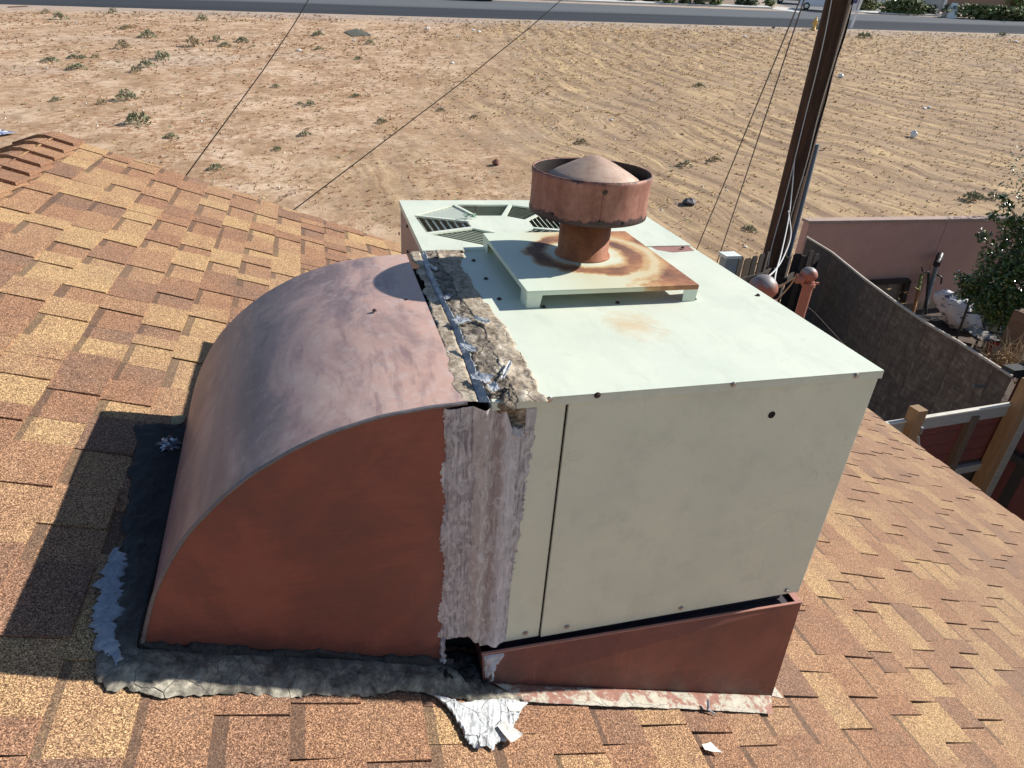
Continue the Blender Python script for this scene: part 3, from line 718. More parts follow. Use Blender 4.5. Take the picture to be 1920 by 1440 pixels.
def rim(x0, x1, y0, y1): b.hexa([(x0,y0,ctz(x0)+.0004),(x1,y0,ctz(x1)+.0004),(x1,y1,ctz(x1)+.0004),(x0,y1,ctz(x0)+.0004),(x0,y0,ctz(x0)+.0035),(x1,y0,ctz(x1)+.0035),(x1,y1,ctz(x1)+.0035),(x0,y1,ctz(x0)+.0035)])
rim(cx0-.001, cx1+.001, cy0-.0015, cy0+.005); rim(cx1-.018, cx1+.001, cy0+.0055, cy1)
b.build('curb_rim', plain('pink_red_rim', (.42, .20, .155), .55, 0, .12, 20), curb)
b = MB(); b.box((.03, -.012, -.74), (.87, 1.38, -.716)); b.box((.03, .012, -.7155), (.85, 1.38, -H-.004)); b.build('curb_deck', plain('shade_plum_sheet', (.05, .038, .045), .6), curb)  # deck coloured dark for the cabinet's shadow on the ledge

# ================================================================== SEALANTS AND FLASHINGS
rn = (RS, 0, 1)
b = MB()                                                    # skirt of roof cement round the duct: left side, corner, front
inner = [on_plane(345,812,rn,R0+.02), on_plane(318,930,rn,R0+.02), on_plane(292,1090,rn,R0+.02), on_plane(268,1222,rn,R0+.02), on_plane(300,1226,rn,R0+.02), on_plane(420,1233,rn,R0+.02), on_plane(600,1243,rn,R0+.02), on_plane(830,1256,rn,R0+.02), on_plane(905,1268,rn,R0+.012)]
outer_ = [on_roof(256,794), on_roof(248,900), on_roof(215,1070), on_roof(180,1255), on_roof(212,1304), on_roof(400,1297), on_roof(600,1304), on_roof(800,1302), on_roof(1000,1318)]
inner[0] = Vector((-.705, .845, zr(-.705)+.012)); inner[1] = Vector((-.705, .55, zr(-.705)+.014)); inner[2] = Vector((-.704, .25, zr(-.704)+.016)); inner[3] = Vector((-.704, -.002, zr(-.704)+.02))
for i, x in ((4, -.66), (5, -.50), (6, -.30), (7, -.09)): inner[i] = Vector((x, -.003, zr(x)+.024))
inner[8] = Vector((.02, -.052, zr(.02)+.012))
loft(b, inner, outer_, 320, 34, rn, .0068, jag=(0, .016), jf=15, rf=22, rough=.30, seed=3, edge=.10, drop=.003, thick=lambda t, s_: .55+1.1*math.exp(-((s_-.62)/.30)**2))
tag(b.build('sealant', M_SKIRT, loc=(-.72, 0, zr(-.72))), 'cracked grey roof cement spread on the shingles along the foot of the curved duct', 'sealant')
b = MB()                                                    # silvery coat lapped over the tar at the duct's left corner
A = [on_roof(226,1022,.016), on_roof(236,1080,.020), on_roof(228,1150,.020), on_roof(222,1230,.020), on_roof(212,1275,.016)]
B = [on_roof(214,1026,.0135), on_roof(184,1095,.0125), on_roof(174,1160,.0125), on_roof(182,1220,.0125), on_roof(204,1274,.0135)]
loft(b, A, B, 110, 18, rn, .0050, jag=(.020, .016), jf=46, rf=60, rough=.5, seed=21, edge=.15, drop=.004)
tag(b.build('coating_patch', M_BLUE, loc=A[1]), 'blue grey coating brushed over the tar left of the curved duct', 'coating')
b = MB()                                                    # black bead that paints in the dark gap below the duct's front edge
A = [Vector((x, -.0015, zr(x)+.038+.004*math.sin(x*31)+.004*math.sin(x*83))) for x in [-.70+.02*i for i in range(33)]]
B = [Vector((x, -.0035-.012*abs(math.sin(x*9)), zr(x)+.016)) for x in [-.70+.02*i for i in range(33)]]
loft(b, A, B, 160, 6, (0, -1, .4), .005, jag=(.006, .006), jf=60, rf=80, seed=31, edge=.2, drop=.001)
tag(b.build('gap_bead', M_TAR, loc=(-.4, 0, zr(-.4))), 'black bead painting the dark gap under the front of the curved duct', 'tar')

# ---- joint between duct and cabinet, seen from above
b = MB()                                                    # floor of the gap
b.add([(-.052, .004, -.05), (.004, .004, -.05), (.004, .88, -.05), (-.052, .88, -.05)], [(0,1,2,3)])
tag(b.build('gap_liner', M_DARK), kind='structure')
pzs = lambda pts, z: [at_z(x, y, z) for x, y in pts]
seam = thing('joint_sealant', 'crumbling tan and grey sealant along the joint between duct and air conditioner lid', 'sealant', (.02, .45, 0))
ys_ = (470, 500, 520, 560, 613, 680, 715, 751)
def col(xs, z): return [at_z(x, y, z) for x, y in zip(xs, ys_)]
K0 = (768, 781, 788, 800, 818, 838, 846, 852); K1 = (788, 796, 803, 822, 847, 872, 884, 896); K2 = (795, 803, 811, 830, 857, 884, 900, 916)
K3 = (812, 826, 844, 860, 900, 931, 950, 968); K4 = (872, 862, 880, 905, 950, 985, 1004, 1024)
b = MB()                                                    # coat brushed over the duct's edge
loft(b, col(K0, -.004), col(K1, -.002), 260, 18, (0,0,1), .0020, jag=(.014, .0015), jf=17, rf=36, rough=.4, seed=41, edge=.16)
b.build('tan_coat', M_SEAL, seam)
b = MB()                                                    # aluminium coated trough, lower than its banks
loft(b, col([x-2 for x in K1], -.006), col([x+4 for x in K2], .003), 220, 14, (0,0,1), .0045, jag=(.002, .003), jf=40, rf=34, rough=.6, seed=52, drop=.004, thick=lambda t, s_: .2+1.0*s_**2)
b.build('grey_coat', M_FOIL, seam)
b = MB()                                                    # crusted dark core
loft(b, col(K2, -.001), col([x+6 for x in K3], .001), 240, 18, (0,0,1), .0048, jag=(.007, .008), jf=40, rf=42, rough=.7, seed=63, drop=.003)
b.build('dark_crust', M_SEALD, seam)
b = MB()                                                    # broad trowelled coat on the lid
loft(b, col(K3, .001), col(K4, .0005), 240, 26, (0,0,1), .0060, jag=(.005, .009), jf=26, rf=30, rough=.42, seed=74, edge=.08)
b.build('tan_coat', M_SEAL, seam)
rg = random.Random(5)
flap_pts = [(810,504,.04,.10), (838,560,.10,.05), (862,604,.12,.09), (902,604,.07,.10), (878,655,.07,.10), (903,712,.12,.10), (950,697,.04,.18), (925,730,.07,.08)]
for i, (px, py, wx, wy) in enumerate(flap_pts):             # torn, curled flakes of foil tape
    c = at_z(px, py, .008); wx *= .24; wy *= .42; ang = rg.uniform(-.5, .9); ca, sa = math.cos(ang), math.sin(ang); sd = i*3.7
    def fl(t, s_):
        u = (t-.5)*wx*(1+.5*fbm(s_*3, sd, 0)); v = (s_-.5)*wy*(1+.5*fbm(t*3, sd, 4))
        h = .004+.007*abs(t-.3)**1.5+.0035*fbm(t*2.0+sd, s_*2.0, 1, 2)
        return (c.x+u*ca-v*sa, c.y+u*sa+v*ca, c.z+max(h, -.001))
    mb = MB(); mb.grid(fl, 7, 7, 0, False); mb.build('foil_flake', M_WHITE if i % 3 == 0 else M_FOIL, seam, loc=c)
b = MB()                                                    # lump of crust broken open at the front corner
def lump(t, s_):
    a = t*2*math.pi; ph = s_*math.pi; r = .030*(1+.55*fbm(math.cos(a)*1.6, math.sin(a)*1.6, s_*3+5))
    return (.032+1.05*r*math.cos(a)*math.sin(ph), .006-.6*r*abs(math.sin(a))*math.sin(ph)*(1 if math.sin(a) < 0 else -1.2), -.012+r*.8*math.cos(ph))
b.grid(lump, 30, 16); b.build('dark_crust', M_SEALD, seam)
for i in range(26):                                         # crumbs of sealant that fell on the lid and the duct
    pass

# ---- strip bridging duct and cabinet on the front
strip = thing('joint_strip', 'vertical lilac grey painted strip over the joint at the front of the air conditioner', 'flashing', (0, -.01, -.35))
def sx(t, s_):                                              # folded profile across: flat, ridge, hollow, flat
    return s_
def stripP(t, s_):
    zt_ = -.010-.004*fbm(s_*5, 1, 0)-(.055*min(1, max(0, (s_-.72)/.1)) if s_ > .70 else 0); zb_ = -.634-.044*min(1, max(0, (s_-.42)/.22))+.004*fbm(s_*9, 7, 0)
    z = zt_+(zb_-zt_)*t
    x = -.090+.156*s_
    x += (.009*fbm(z*11, 5, 3)+.003*fbm(z*70, 2, 3)-.010*(z+.35))*(1-s_)**2 + .0012*fbm(z*20, 1, 3)*s_
    d = .004 + .015*math.exp(-((s_-.47)/.07)**2) - .004*math.exp(-((s_-.66)/.04)**2)+.009*math.exp(-((s_-.80)/.07)**2) + .0022*fbm(x*90, z*14, 2, 3)
    e = min(1, min(s_, 1-s_)/.03); 
    return (x, -d*e-.0012, z)
b = MB(); b.grid(stripP, 150, 40); b.build('strip', M_STRIP, strip)
b = MB()                                                    # brushed coat either side of it
def edge_coat(xa, xb_, z0, z1, seed, yv, amp):
    A = [Vector((xa+amp*fbm(z*14, seed, 0), yv, z)) for z in [z0+(z1-z0)*i/60 for i in range(61)]]
    B = [Vector((xb_, yv, z)) for z in [z0+(z1-z0)*i/60 for i in range(61)]]
    return A, B
A, B = edge_coat(-.094, -.060, -.014, -.632, 3.3, -.0006, .012); loft(b, A, B, 300, 8, (0,-1,0), .0012, jag=(.006, 0), jf=120, rf=60, rough=.5, seed=81, drop=.001)
A = [Vector((.062+.030*(1-i/60)**.7+.006*fbm(i*.6, 3, 1), -.0006, -.021-.50*i/60)) for i in range(61)]; B = [Vector((.058, -.0006, -.021-.50*i/60)) for i in range(61)]
loft(b, A, B, 240, 8, (0,-1,0), .0010, jag=(.006, 0), jf=120, rf=60, rough=.5, seed=82, drop=.001)
b.build('brushed_coat', M_STRIP, strip)
b = MB()                                                    # brown torn hollow at the strip's top
b.add([(.022, -.002, -.002), (.068, -.002, -.012), (.068, -.0015, -.085), (.030, -.0015, -.055)], [(0,1,2,3)])
b.build('torn_hollow', M_SEALD, strip)
def hp(t, s_): return (.034+.026*t, -.008-.006*math.sin(t*3)-.004*s_, -.055-.016*s_-.012*t+.003*fbm(t*4, s_*4, 9))
b = MB(); b.grid(hp, 8, 5, 0, False); b.build('foil_flake', M_FOIL, strip)

# ---- hole below the strip: a ragged opening into the curb
b = MB()
b.box((-.083, .06, zr(-.02)-.05), (.004, .09, -.60)); b.box((-.083, .004, -.628), (.004, .06, -.62)); 
tag(b.build('hole_backing', M_DARK, loc=(-.02,.03,-.75)), kind='structure')  # near-black colour puts the darkness into the opening
b = MB()
A = [Vector(p) for p in ((-.084,-.003,-.63),(-.083,-.005,-.68),(-.080,-.006,-.72),(-.072,-.012,-.750))]
B = [Vector(p) for p in ((-.091,-.001,-.63),(-.093,-.001,-.69),(-.102,-.002,-.725),(-.096,-.006,-.748))]
loft(b, A, B, 60, 8, (0,-1,0), .006, jag=(.005,.008), jf=70, rf=80, rough=.7, seed=90, drop=.002)
tag(b.build('patch', M_STRIP, loc=(-.08,0,-.70)), 'grey mastic smeared on the duct left of the black hole', 'patch')
b = MB()
A = [Vector(p) for p in ((.006,-.022,-.693),(.006,-.034,-.74),(.008,-.046,-.775))]
B = [Vector(p) for p in ((.060,-.022,-.695),(.034,-.034,-.74),(.036,-.046,-.785))]
loft(b, A, B, 60, 10, (0,-1,0), .004, jag=(.003,.006), jf=60, rf=80, rough=.6, seed=91, drop=.001)
tag(b.build('patch', M_STRIP, loc=(-.02,0,-.72)), 'grey mastic smeared on the curb corner right of the black hole', 'patch')
b = MB()                                                    # tarry hollow in front of the hole
A = [Vector((-.084,.03,zr(-.08)+.02)), Vector((-.04,.045,zr(-.04)+.02)), Vector((.004,.03,zr(.0)+.02))]
B = [on_roof(800,1292,.012), on_roof(860,1300,.014), on_roof(930,1300,.012)]
loft(b, A, B, 60, 24, (0,-.2,1), .009, jag=(.003,.008), jf=50, rf=40, rough=.7, seed=93, drop=.003)
tag(b.build('tar_patch', M_TAR, loc=(-.02,-.03,-.77)), 'black tar pooled in the mouth of the hole between duct and curb', 'tar')
# ---- flashing apron under the curb front
b = MB()
A = [Vector((x, -.046, zr(x)+.016)) for x in (.03, .3, .6, .885)]
B = [on_roof(985,1315,.016), on_roof(1100,1322,.017), on_roof(1300,1329,.018), on_roof(1449,1338,.018)]
loft(b, A, B, 200, 8, rn, .0035, jag=(0, .0025), jf=24, rf=30, rough=.3, seed=101, edge=.05, drop=.001)
n0 = len(b.v)
tag(b.build('apron_flashing', M_CREAM, loc=(.5,-.07,zr(.5))), 'cream and red peeling flashing strip along the foot of the curb', 'flashing')
b = MB(); c = on_roof(1456, 1318, .012)
b.hexa([(.886,-.045,zr(.89)+.011),(.926,-.055,zr(.93)+.013),(.920,.0,zr(.92)+.012),(.886,.04,zr(.89)+.012)]+[(.886,-.045,zr(.89)+.014),(.926,-.055,zr(.93)+.016),(.920,.0,zr(.92)+.015),(.886,.04,zr(.89)+.015)])
tag(b.build('flashing_tab', M_CREAM, loc=c), 'small cream metal tab poking out past the right end of the curb', 'flashing')
b = MB(); p0 = on_roof(1328,1312,.045); p1 = on_roof(1326,1330,.022); p2 = on_roof(1340,1338,.018)
b.tube([p0, p0.lerp(p1,.6)+Vector((0,-.004,0)), p1, p2], [.003,.004,.003,.002], 6)
tag(b.build('sealant_drip', M_BLUE, loc=p1), 'short dark sealant drip hanging over the flashing below the curb', 'sealant')
# ---- torn white coating below the hole
b = MB()
tear = thing('coating_tear', 'white torn coating streaming down the shingles below the hole', 'coating', tuple(on_roof(920,1350)))
A = [on_roof(812,1303,.013), on_roof(840,1308,.013), on_roof(868,1318,.013), on_roof(900,1312,.013), on_roof(950,1308,.013), on_roof(990,1318,.013)]
B = [on_roof(822,1310,.012), on_roof(852,1340,.012), on_roof(876,1392,.012), on_roof(915,1400,.012), on_roof(955,1385,.012), on_roof(978,1330,.012)]
def ripple(t, s_): return .75+.9*max(0, fbm(t*26+s_*1.5, s_*1.2, 3))
loft(b, A, B, 170, 26, rn, .0042, jag=(.004, .016), jf=46, rf=50, rough=.6, seed=111, edge=.05, drop=.001, thick=ripple)
b.build('coating', M_WHITE, tear)
def card(pts, up, curl, mat, name, parent, seed, n=6):
    P0, P1, P2_, P3 = [on_roof(x, y, up) for x, y in pts]; mb = MB()
    def f(t, s_):
        p = P0.lerp(P1, t).lerp(P3.lerp(P2_, t), s_); h = curl*(abs(t-.4)**1.6+.5*s_**2)+.0015*fbm(t*3+seed, s_*3, seed)
        return p+Vector((0,0,h))
    for dz in (0, -.0012):
        n0 = len(mb.v); mb.grid(lambda t, s_: f(t, s_)+Vector((0,0,dz)), n, n, 0, False)
    mb.build(name, mat, parent, loc=P0); return mb
M_CHIP = plain('off_white_paint_chip', (.74,.73,.66), .7, 0, .08, 30, .2)
card([(932,1362),(945,1353),(980,1382),(958,1396)], .020, .012, M_CHIP, 'paint_flake', tear, 2)
card([(948,1315),(983,1318),(976,1336),(955,1334)], .015, .004, M_CHIP, 'paint_flake', tear, 5)
card([(895,1378),(915,1380),(912,1402),(900,1402)], .015, .010, M_WHITE, 'paint_flake', tear, 8)
mb = card([(1316,1396),(1332,1392),(1353,1413),(1322,1408)], .014, .006, M_CHIP, 'paint_chip', None, 13)
tag([o for o in COL.objects if o.name.startswith('paint_chip')][0], 'loose off white paint chip lying on the shingles right of the curb', 'chip')
# crumpled foil by the duct's back corner
b = MB(); c = on_roof(316, 830, .03)
def crum(t, s_):
    a = t*2*math.pi; ph = s_*math.pi
    r = .030*(1+.8*noise.cell(Vector((math.cos(a)*3.1+9, math.sin(a)*3.1, s_*5)))-.4+.5*fbm(math.cos(a)*3, math.sin(a)*3, s_*6))
    return (c.x+r*math.cos(a)*math.sin(ph), c.y+r*1.1*math.sin(a)*math.sin(ph), c.z-.010+r*.7*math.cos(ph))
b.grid(crum, 22, 14, 0, False)
tag(b.build('crumpled_foil', plain('silver_foil', (.55,.60,.66), .28, .85, .15, 40), loc=c), 'crumpled silver foil wad beside the back of the curved duct', 'foil')
b = MB(); c = on_roof(332, 787, .012)
def pebb(t, s_): 
    a = t*2*math.pi; return (c.x+.022*s_*math.cos(a)*(1+.3*fbm(a,3,1)), c.y+.028*s_*math.sin(a), c.z+.004*(1-s_*s_))
b.grid(pebb, 20, 5); tag(b.build('mastic_dab', plain('dirty_mastic', (.33,.29,.16), .8, 0, .5, 60, .6), loc=c), 'olive brown dab of mastic on the shingle behind the foil wad', 'mastic')
# twig and leaves on the fan guard
tw = thing('twig', 'small green leafy twig lying on the fan guard of the air conditioner', 'twig', tuple(at_z(880,404,.01)))
b = MB(); a = at_z(872,406,.008); b.tube([a, at_z(880,402,.012), at_z(887,402,.010)], [.0018,.0016,.001], 5); p0 = at_z(891,405,.006); b.tube([p0, p0+Vector((.002,0,.035))], [.0022,.0018], 5); b.build('stem', plain('dry_stem', (.06,.05,.03), .8), tw)
M_LEAFT = plain('pale_green_leaf', (.17,.30,.20), .6, 0, .3, 60)
for i in range(12):
    c = at_z(868+i*2.2, 405-3*rg.random(), .012+.012*rg.random()); an = rg.uniform(0, 6.3); l = rg.uniform(.008, .016)
    d = Vector((math.cos(an), math.sin(an), rg.uniform(-.3,.6)))*l; s_ = Vector((-math.sin(an), math.cos(an), rg.uniform(-.5,.5)))*l*.35
    mb = MB(); mb.add([c-d, c+s_, c+d, c-s_], [(0,1,2,3)]); mb.build('leaf', M_LEAFT, tw, loc=c)

# ================================================================== THE LOT, THE ROAD
def ptd(px, py, d): return CAM + ray(px, py).normalized()*d
NA, NB = on_ground(0, 8), on_ground(1920, 64)
FA, FB = on_ground(905, 0), on_ground(1920, 38)
rd = (NB-NA); rd.z = 0; rd.normalize(); rnm = Vector((-rd.y, rd.x, 0))
def from_road(x, y): return -((Vector((x, y, 0))-Vector((NA.x, NA.y, 0))).dot(rnm))   # metres on the near side of the asphalt edge
RC = on_ground(1760, 105)
def ring(x, y):
    dx, dy = (x-RC.x), (y-RC.y)/1.8
    return math.hypot(dx, dy) + .9*noise.noise(Vector((x*.12, y*.12, 4)))
def furrow(x, y):
    mk = min(1, max(0, (x-.18*y+1.5)/5)); 
    n = .25+.9*noise.noise(Vector((x*.16, y*.16, 9)))*1.6
    f = from_road(x, y)
    return mk*max(0, min(1, n*1.4))*min(1, max(0, (f-1.5)/4))*max(0, math.sin(ring(x, y)*2*math.pi/1.15))**2
def gh(x, y):
    f = from_road(x, y); k = min(1, max(0, (f-.3)/3))
    near = 1 if y > 7 else 0
    return k*(.05*noise.fractal(Vector((x*.22, y*.22, 0)), .8, 2, 4)+.012*noise.fractal(Vector((x*1.6, y*1.6, 5)), .8, 2, 4)-.045*furrow(x, y))
def mat_ground():
    m = M('dry_lot_dirt'); q = m.pos(); s = m.sep(q)
    big = m.noise(q, .10, 5, .6, .5); mid = m.noise(q, .55, 6, .65, .6); fine = m.noise(q, 4.5, 6, .72); ff = m.noise(q, 19, 4, .75)
    sand = m.ramp(mid, [(.38, (.44, .29, .18)), (.5, (.60, .42, .275)), (.60, (.70, .52, .365))])
    red = (.36, .19, .10)
    c = m.mix(m.ma('MULTIPLY', m.mr(fine, .47, .57), m.mr(m.noise(q, .33, 4, .6), .36, .58)), sand, red)
    pale = m.mr(m.noise(m.mp(q, (.06, .13, 1), loc=(3.1, .4, 0)), 1, 3, .5), .58, .72)
    c = m.mix(m.ma('MULTIPLY', pale, .5), c, (.66, .58, .50))
    # straw on the right hand side of the lot, lying along the wheel tracks
    straw_mask = m.mr(m.ma('ADD', m.ma('SUBTRACT', s[0], m.ma('MULTIPLY', s[1], .18)), m.mr(big, .3, .7, -5, 5)), -3, 5)
    dx = m.ma('SUBTRACT', s[0], RC.x); dy = m.ma('DIVIDE', m.ma('SUBTRACT', s[1], RC.y), 1.8)
    r = m.ma('SQRT', m.ma('ADD', m.ma('MULTIPLY', dx, dx), m.ma('MULTIPLY', dy, dy)))
    r = m.ma('ADD', r, m.mr(m.noise(q, .16, 3, .5), 0, 1, -1.6, 1.6))
    an = m.ma('ARCTAN2', dy, dx)
    streak = m.noise(m.comb(m.ma('MULTIPLY', r, 2.6), m.ma('MULTIPLY', an, 5.0), 0.0), 1.0, 6, .72)
    streak2 = m.noise(m.comb(m.ma('MULTIPLY', r, 7.0), m.ma('MULTIPLY', an, 14.0), 3.0), 1.0, 5, .7)
    st = m.ramp(m.ma('ADD', m.ma('MULTIPLY', streak, .55), m.ma('MULTIPLY', streak2, .45)), [(.38, (.15, .098, .058)), (.46, (.33, .225, .135)), (.53, (.50, .355, .205)), (.61, (.72, .53, .28))])
    yel = m.ma('MULTIPLY', m.mr(mid, .52, .66), m.mr(streak2, .45, .6)); st = m.mix(m.ma('MULTIPLY', yel, .8), st, (.70, .50, .22)); st = m.mix(m.mr(m.noise(q, .28, 5, .65), .48, .60, 0, .65), st, (.33, .23, .155))
    mot = m.noise(q, .95, 6, .72, 1.0); c = m.mix(m.mr(mot, .49, .60, 0, .72), c, (.34, .22, .13))
    mo2 = m.noise(q, 2.6, 5, .75, .6); c = m.mix(m.mr(mo2, .54, .66, 0, .65), c, (.27, .165, .10)); c = m.mix(m.mr(mo2, .34, .44, .5, 0), c, (.72, .56, .43))
    c = m.mix(m.ma('MULTIPLY', straw_mask, .80), c, st)
    rut = m.ma('POWER', m.ma('ABSOLUTE', m.ma('SINE', m.ma('MULTIPLY', r, math.pi/1.15))), 6.0)
    rutm = m.ma('MULTIPLY', m.ma('MULTIPLY', rut, straw_mask), m.mr(m.noise(q, .22, 3, .6), .36, .56, 0, .85)); c = m.mix(rutm, c, (.23, .155, .105))
    gr = m.ma('MULTIPLY', m.mr(m.noise(q, .8, 4, .6), .62, .72, 0, .5), m.mr(fine, .45, .6)); c = m.mix(gr, c, (.22, .21, .12))
    # gravel shoulder by the asphalt
    d = m.ma('ADD', m.ma('MULTIPLY', m.ma('SUBTRACT', s[0], NA.x), -rnm.x), m.ma('MULTIPLY', m.ma('SUBTRACT', s[1], NA.y), -rnm.y))
    sh = m.mr(m.ma('ADD', d, m.mr(mid, .3, .7, -1.6, 1.6)), 1.0, 4.5, .8, 0); c = m.mix(sh, c, m.mix(ff, (.34, .27, .22), (.56, .47, .40)))
    c = m.mix(m.mr(ff, .54, .64, 0, .6), c, (.20, .125, .07))
    c = m.mix(m.mr(ff, .30, .38, .35, 0), c, (.82, .74, .62))
    h = m.ma('ADD', m.ma('ADD', fine, m.ma('MULTIPLY', ff, .35)), m.ma('MULTIPLY', m.ma('MULTIPLY', streak, straw_mask), .9))
    return m.fin(c, .95, 0, h, .6, .035, .15)
MGR = mat_ground()
b = MB(); xs = [-400, -250, -160, -100, -70, -50, -38]+[-30+.32*i for i in range(282)]+[64, 72, 84, 100, 130, 170, 230, 320, 460]
ys = [-60, -30, -10, 0, 3.8, 4.0, 4.4, 5.5]+[7+.30*i for i in range(170)]+[59, 62, 66, 70, 76, 84, 95, 110, 140, 190, 260, 380, 520]
ny = len(ys)
_wy = at_z(1517, 420, -2.7).y
def yard(x, y): return x > 8.35+.22*max(0, y-5) and 3.9 < y < _wy-.02 and x < 30
xs += [8.4, 8.8]; xs.sort()
vs = [(x, y, gz(x, y)-(.75 if yard(x, y) else 0)+(gh(x, y) if 7 < y < 60 and -31 < x < 61 and not yard(x, y) else 0)) for x in xs for y in ys]
fs = [(i*ny+j, (i+1)*ny+j, (i+1)*ny+j+1, i*ny+j+1) for i in range(len(xs)-1) for j in range(ny-1)]
b.add(vs, fs, 0, True); tag(b.build('ground', MGR), 'dry dirt lot with straw and wheel tracks', kind='structure')
YD = .75
_w = at_z(1517, 420, -2.7)
def lift(p, h): return Vector((p.x, p.y, gz(p.x, p.y)+h))
m = M('asphalt'); q = m.pos(); al = m.ma('ADD', m.ma('MULTIPLY', m.sep(q)[0], rnm.x), m.ma('MULTIPLY', m.sep(q)[1], rnm.y))
ac_ = m.ma('ADD', m.ma('MULTIPLY', m.sep(q)[0], rd.x), m.ma('MULTIPLY', m.sep(q)[1], rd.y))
ln = m.noise(m.comb(m.ma('MULTIPLY', al, 1.4), m.ma('MULTIPLY', ac_, .03), 0.0), 1, 4, .6); n = m.noise(q, 1.2, 5, .7)
d0 = rnm.dot(Vector((NA.x, NA.y, 0))); d1 = rnm.dot(Vector((FB.x, FB.y, 0)))
cc_ = m.mix(m.mr(m.ma('ADD', al, m.mr(ln, .3, .7, -.5, .5)), d0+(d1-d0)*.52, d0+(d1-d0)*.62), (.045, .050, .060), (.150, .160, .170))
cc_ = m.mix(m.mr(ln, .40, .62, 0, .35), cc_, (.085, .092, .105)); cc_ = m.mix(m.mr(n, .6, .75, 0, .3), cc_, (.05, .05, .055))
M_ASPH = m.fin(cc_, .95, 0, n, .3, .01, .1)
b = MB(); e = rd*260
quad = [NA-e, NB+e, FB+e*.9, FA-e]
def strip_mesh(A, B, h0, h1, n=40):
    mb = MB(); 
    mb.grid(lambda t, s_: lift((A[0].lerp(A[1], t)).lerp(B[0].lerp(B[1], t), s_), h0+(h1-h0)*s_), n, 6, 0, False); return mb
fdir = (FB-FA); fdir.z = 0; fdir.normalize(); fn = Vector((-fdir.y, fdir.x, 0))
b = strip_mesh((NA-rd*150, NB+rd*150), (FA-fdir*150, FB+fdir*150), .004, .004); tag(b.build('road', M_ASPH), 'two lane asphalt road beyond the lot', kind='structure')
# darker broken asphalt lip along the near edge
b = MB(); b.grid(lambda t, s_: lift(NA-rd*60+(NB-NA+rd*120)*t+rnm*(.5*s_-.15*noise.noise(Vector((t*90, s_, 0)))*(1-s_)), .008), 260, 1, 0, False)
tag(b.build('road_edge', plain('dark_asphalt_lip', (.03, .032, .036), .9, 0, .3, 2)), kind='structure')
M_CONC = plain('pale_concrete', (.62, .60, .56), .85, 0, .10, 1.5)
def walk(pa, pb, wd, h, name, mat=M_CONC):
    mb = MB(); a, c = lift(pa, 0), lift(pb, 0)
    n = 12
    for i in range(n):
        p0 = pa.lerp(pb, i/n); p1 = pa.lerp(pb, (i+1)/n)
        lo = [lift(p0, -.05), lift(p1, -.05), lift(p1+fn*wd, -.05), lift(p0+fn*wd, -.05)]; hi = [lift(p0, h), lift(p1, h), lift(p1+fn*wd, h), lift(p0+fn*wd, h)]
        mb.hexa(lo+hi)
    return tag(mb.build(name, mat), kind='structure')
walk(FA-fdir*120, on_ground(1448, 16.5), 1.5, .13, 'sidewalk')
walk(on_ground(1655, 26.5), FB+fdir*120, .9, .13, 'sidewalk')
# driveway apron and the parking lot behind it
b = MB(); P = [on_ground(1447, 17.5), on_ground(1500, 24), on_ground(1500, 17), on_ground(1455, 12.5)]
b.add([lift(p, .02) for p in P], [(0,1,2,3)]); tag(b.build('driveway_apron', M_CONC), kind='structure')
b = MB(); P = [on_ground(1500, 19), on_ground(1655, 26), on_ground(1640, 10), on_ground(1560, 2), on_ground(1465, -9), on_ground(1440, 2)]
b.add([lift(p, .010) for p in P], [tuple(range(6))]); tag(b.build('parking_lot', plain('grey_parking', (.17, .175, .18), .9, 0, .2, .6)), kind='structure')
b = MB(); P = [on_ground(1603, 20.5), on_ground(1660, 27), on_ground(1690, 28.5), on_ground(1650, 22), on_ground(1610, 18)]
b.add([lift(p, .016) for p in P], [tuple(range(5))]); tag(b.build('kerb_return', M_CONC), kind='structure')
b = MB(); P = [on_ground(700,-4), on_ground(1440, 12), on_ground(1440, -60), on_ground(700, -60)]
P = [FA+fn*1.6-fdir*80, on_ground(1440,14)+fn*1.0, on_ground(1440,14)+fn*40, FA+fn*40-fdir*80]
b.add([lift(p, .012) for p in P], [(0,1,2,3)]); tag(b.build('planting_bed', plain('brown_bed', (.26, .19, .14), .95, 0, .35, .9)), kind='structure')
b = MB(); P = [on_ground(1690,27)+fn*1.0, FB+fdir*60+fn*1.0, FB+fdir*60+fn*30, on_ground(1690,27)+fn*30]
b.add([lift(p, .012) for p in P], [(0,1,2,3)]); tag(b.build('planting_bed', plain('pink_gravel_bed', (.42, .28, .22), .95, 0, .3, 1.5)), kind='structure')

# ---- scattered dry growth on the lot: thousands of small tufts and clods, one mass
rg = random.Random(23)
b = MB()
def tuft(mb, x, y, s_, hgt, n, mi, r_=rg):
    z = gz(x, y)+gh(x, y)
    for _ in range(n):
        a = r_.uniform(0, 6.283); l = s_*r_.uniform(.5, 1.2); h = hgt*r_.uniform(.4, 1.1); wd = s_*.22
        dx, dy = math.cos(a), math.sin(a); ox, oy = r_.uniform(-.3,.3)*s_, r_.uniform(-.3,.3)*s_
        mb.add([(x+ox-dy*wd, y+oy+dx*wd, z-.01), (x+ox+dy*wd, y+oy-dx*wd, z-.01), (x+ox+dx*l, y+oy+dy*l, z+h)], [(0,1,2)], mi)
def clod(mb, x, y, s_, mi, r_=rg):
    z = gz(x, y)+gh(x, y); n = 5; c = [(x+s_*math.cos(a+r_.uniform(-.4,.4))*r_.uniform(.6,1.2), y+s_*math.sin(a)*r_.uniform(.6,1.2), z-.01) for a in [2*math.pi*i/n for i in range(n)]]
    mb.add(c+[(x+r_.uniform(-.3,.3)*s_, y+r_.uniform(-.3,.3)*s_, z+s_*r_.uniform(.4,.8))], [(i, (i+1) % n, n) for i in range(n)], mi)
